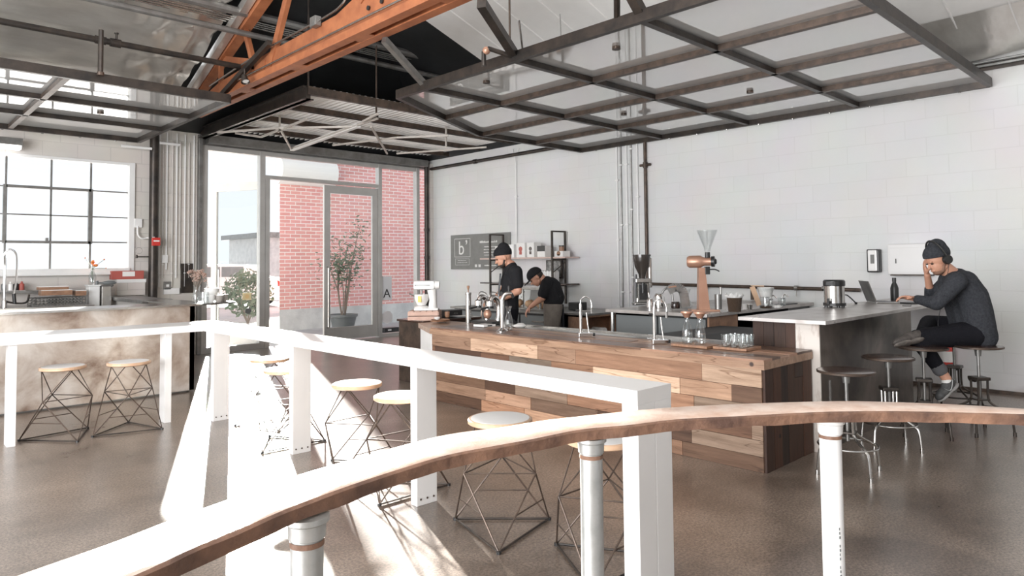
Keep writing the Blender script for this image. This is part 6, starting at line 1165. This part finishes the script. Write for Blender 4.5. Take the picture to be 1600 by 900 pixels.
bm = BM(); ell(bm, P_(-.035, 0, .0), (.075, .077, .07), Rm_, 16); solid('hair', bm, M_['hair'], b2, .006, 2)
bm = BM()
for s_ in (-.09, 0, .09): o_ = CW * s_; limb(bm, [at(856, 444, D) + o_, ch + o_, wa + o_, hip + V((0, 0, .06)) + o_], [.095, .13, .13, .12])
cap(bm, nk, at(855, 442, D), .062, .09); cap(bm, shL, shR, .075, .075); limb(bm, [shL, shL.lerp(elL, .7)], [.078, .066]); limb(bm, [shR, shR.lerp(elR, .7)], [.078, .066])
solid('t_shirt', bm, M_['black_cloth'], b2, .008, 4)
bm = BM(); limb(bm, [hpL, kL, aL], [.125, .085, .065]); limb(bm, [hpR, kR, aR], [.125, .085, .065]); solid('trousers', bm, M_['khaki'], b2, .009, 4)
bm = BM(); q = P_(-.01, 0, .035); ell(bm, q, (.112, .088, .094), Rm_, 18); bmesh.ops.bisect_plane(bm, geom=bm.verts[:] + bm.edges[:] + bm.faces[:], plane_co=P_(0, 0, .02), plane_no=-(Rm_ @ V((-.1, 0, 1))).normalized(), clear_outer=True); bmesh.ops.holes_fill(bm, edges=bm.edges[:])
ell(bm, P_(.125, 0, .018), (.065, .062, .010), Rm_, 16); solid('cap', bm, M_['black_cloth'], b2, .005, 2)
bm = BM(); bar(bm, hip + V((0, 0, .02)) - LEFT * .12, hip - V((0, 0, .4)) - LEFT * .13, .20, .025, up=LEFT); local(obj('apron', bm, M_['black_cloth']), b2)
for h_, a_ in ((hpL, aL), (hpR, aR)): g_ = gz(h_); shoe(b2, a_, g_ - LEFT * .06, g_ + LEFT * .20, UPZ, M_['black'], M_['black'])

# ---------------------------------------------------------------- sub-parts hang under their part
UNDER = {'seat_laminate': 'seat', 'seat_rim': 'seat', 'foot': 'base_ring', 'bolt': 'outer_frame', 'fixing_disc': 'glass_sheet', 'hole_plug': 'gusset_plate', 'eyes': 'body', 'beard': 'body', 'side_mark': 'shoe', 'sole': 'shoe',
         'keyboard': 'base', 'screen': 'display_lid', 'water': 'glass_body', 'door_handle': 'door_frame', 'apron_bib': 'apron', 'trouser_cuff': 'trousers', 'logo_mark': 'board', 'logo_letter': 'board', 'frame_line': 'board', 'chalk_writing': 'board', 'social_icon': 'board',
         'rust_band': 'post', 'stamped_marks': 'post', 'flange': 'post', 'sight_window': 'cover', 'tail_light': 'body', 'window': 'body', 'catch_cup': 'column', 'adjusting_dial': 'motor', 'name_band': 'motor_head', 'yellow_label': 'bowl', 'drip_tray': 'bar_top', 'ear_cup': 'headphone_band', 'label_patch': 'body', 'lens': 'lamp_shade'}
base = lambda n: n.split('.')[0]
for o in [o for o in bpy.data.objects if o.parent is None]:
    ch = list(o.children)
    for c in ch:
        want = UNDER.get(base(c.name))
        if not want or c.children: continue
        cands = [p for p in ch if base(p.name) == want and p.parent is o]
        if not cands: continue
        if len(cands) > 1 and c.type == 'MESH' and c.data.vertices:          # several posts or shoes: take the nearest
            mid = sum((v.co for v in c.data.vertices), V((0, 0, 0))) / len(c.data.vertices)
            cands.sort(key=lambda p: (sum((v.co for v in p.data.vertices), V((0, 0, 0))) / len(p.data.vertices) - mid).length)
        p = cands[0]; inv = (p.matrix_parent_inverse @ p.matrix_basis).inverted() @ c.matrix_parent_inverse
        c.parent = p; c.matrix_parent_inverse = inv
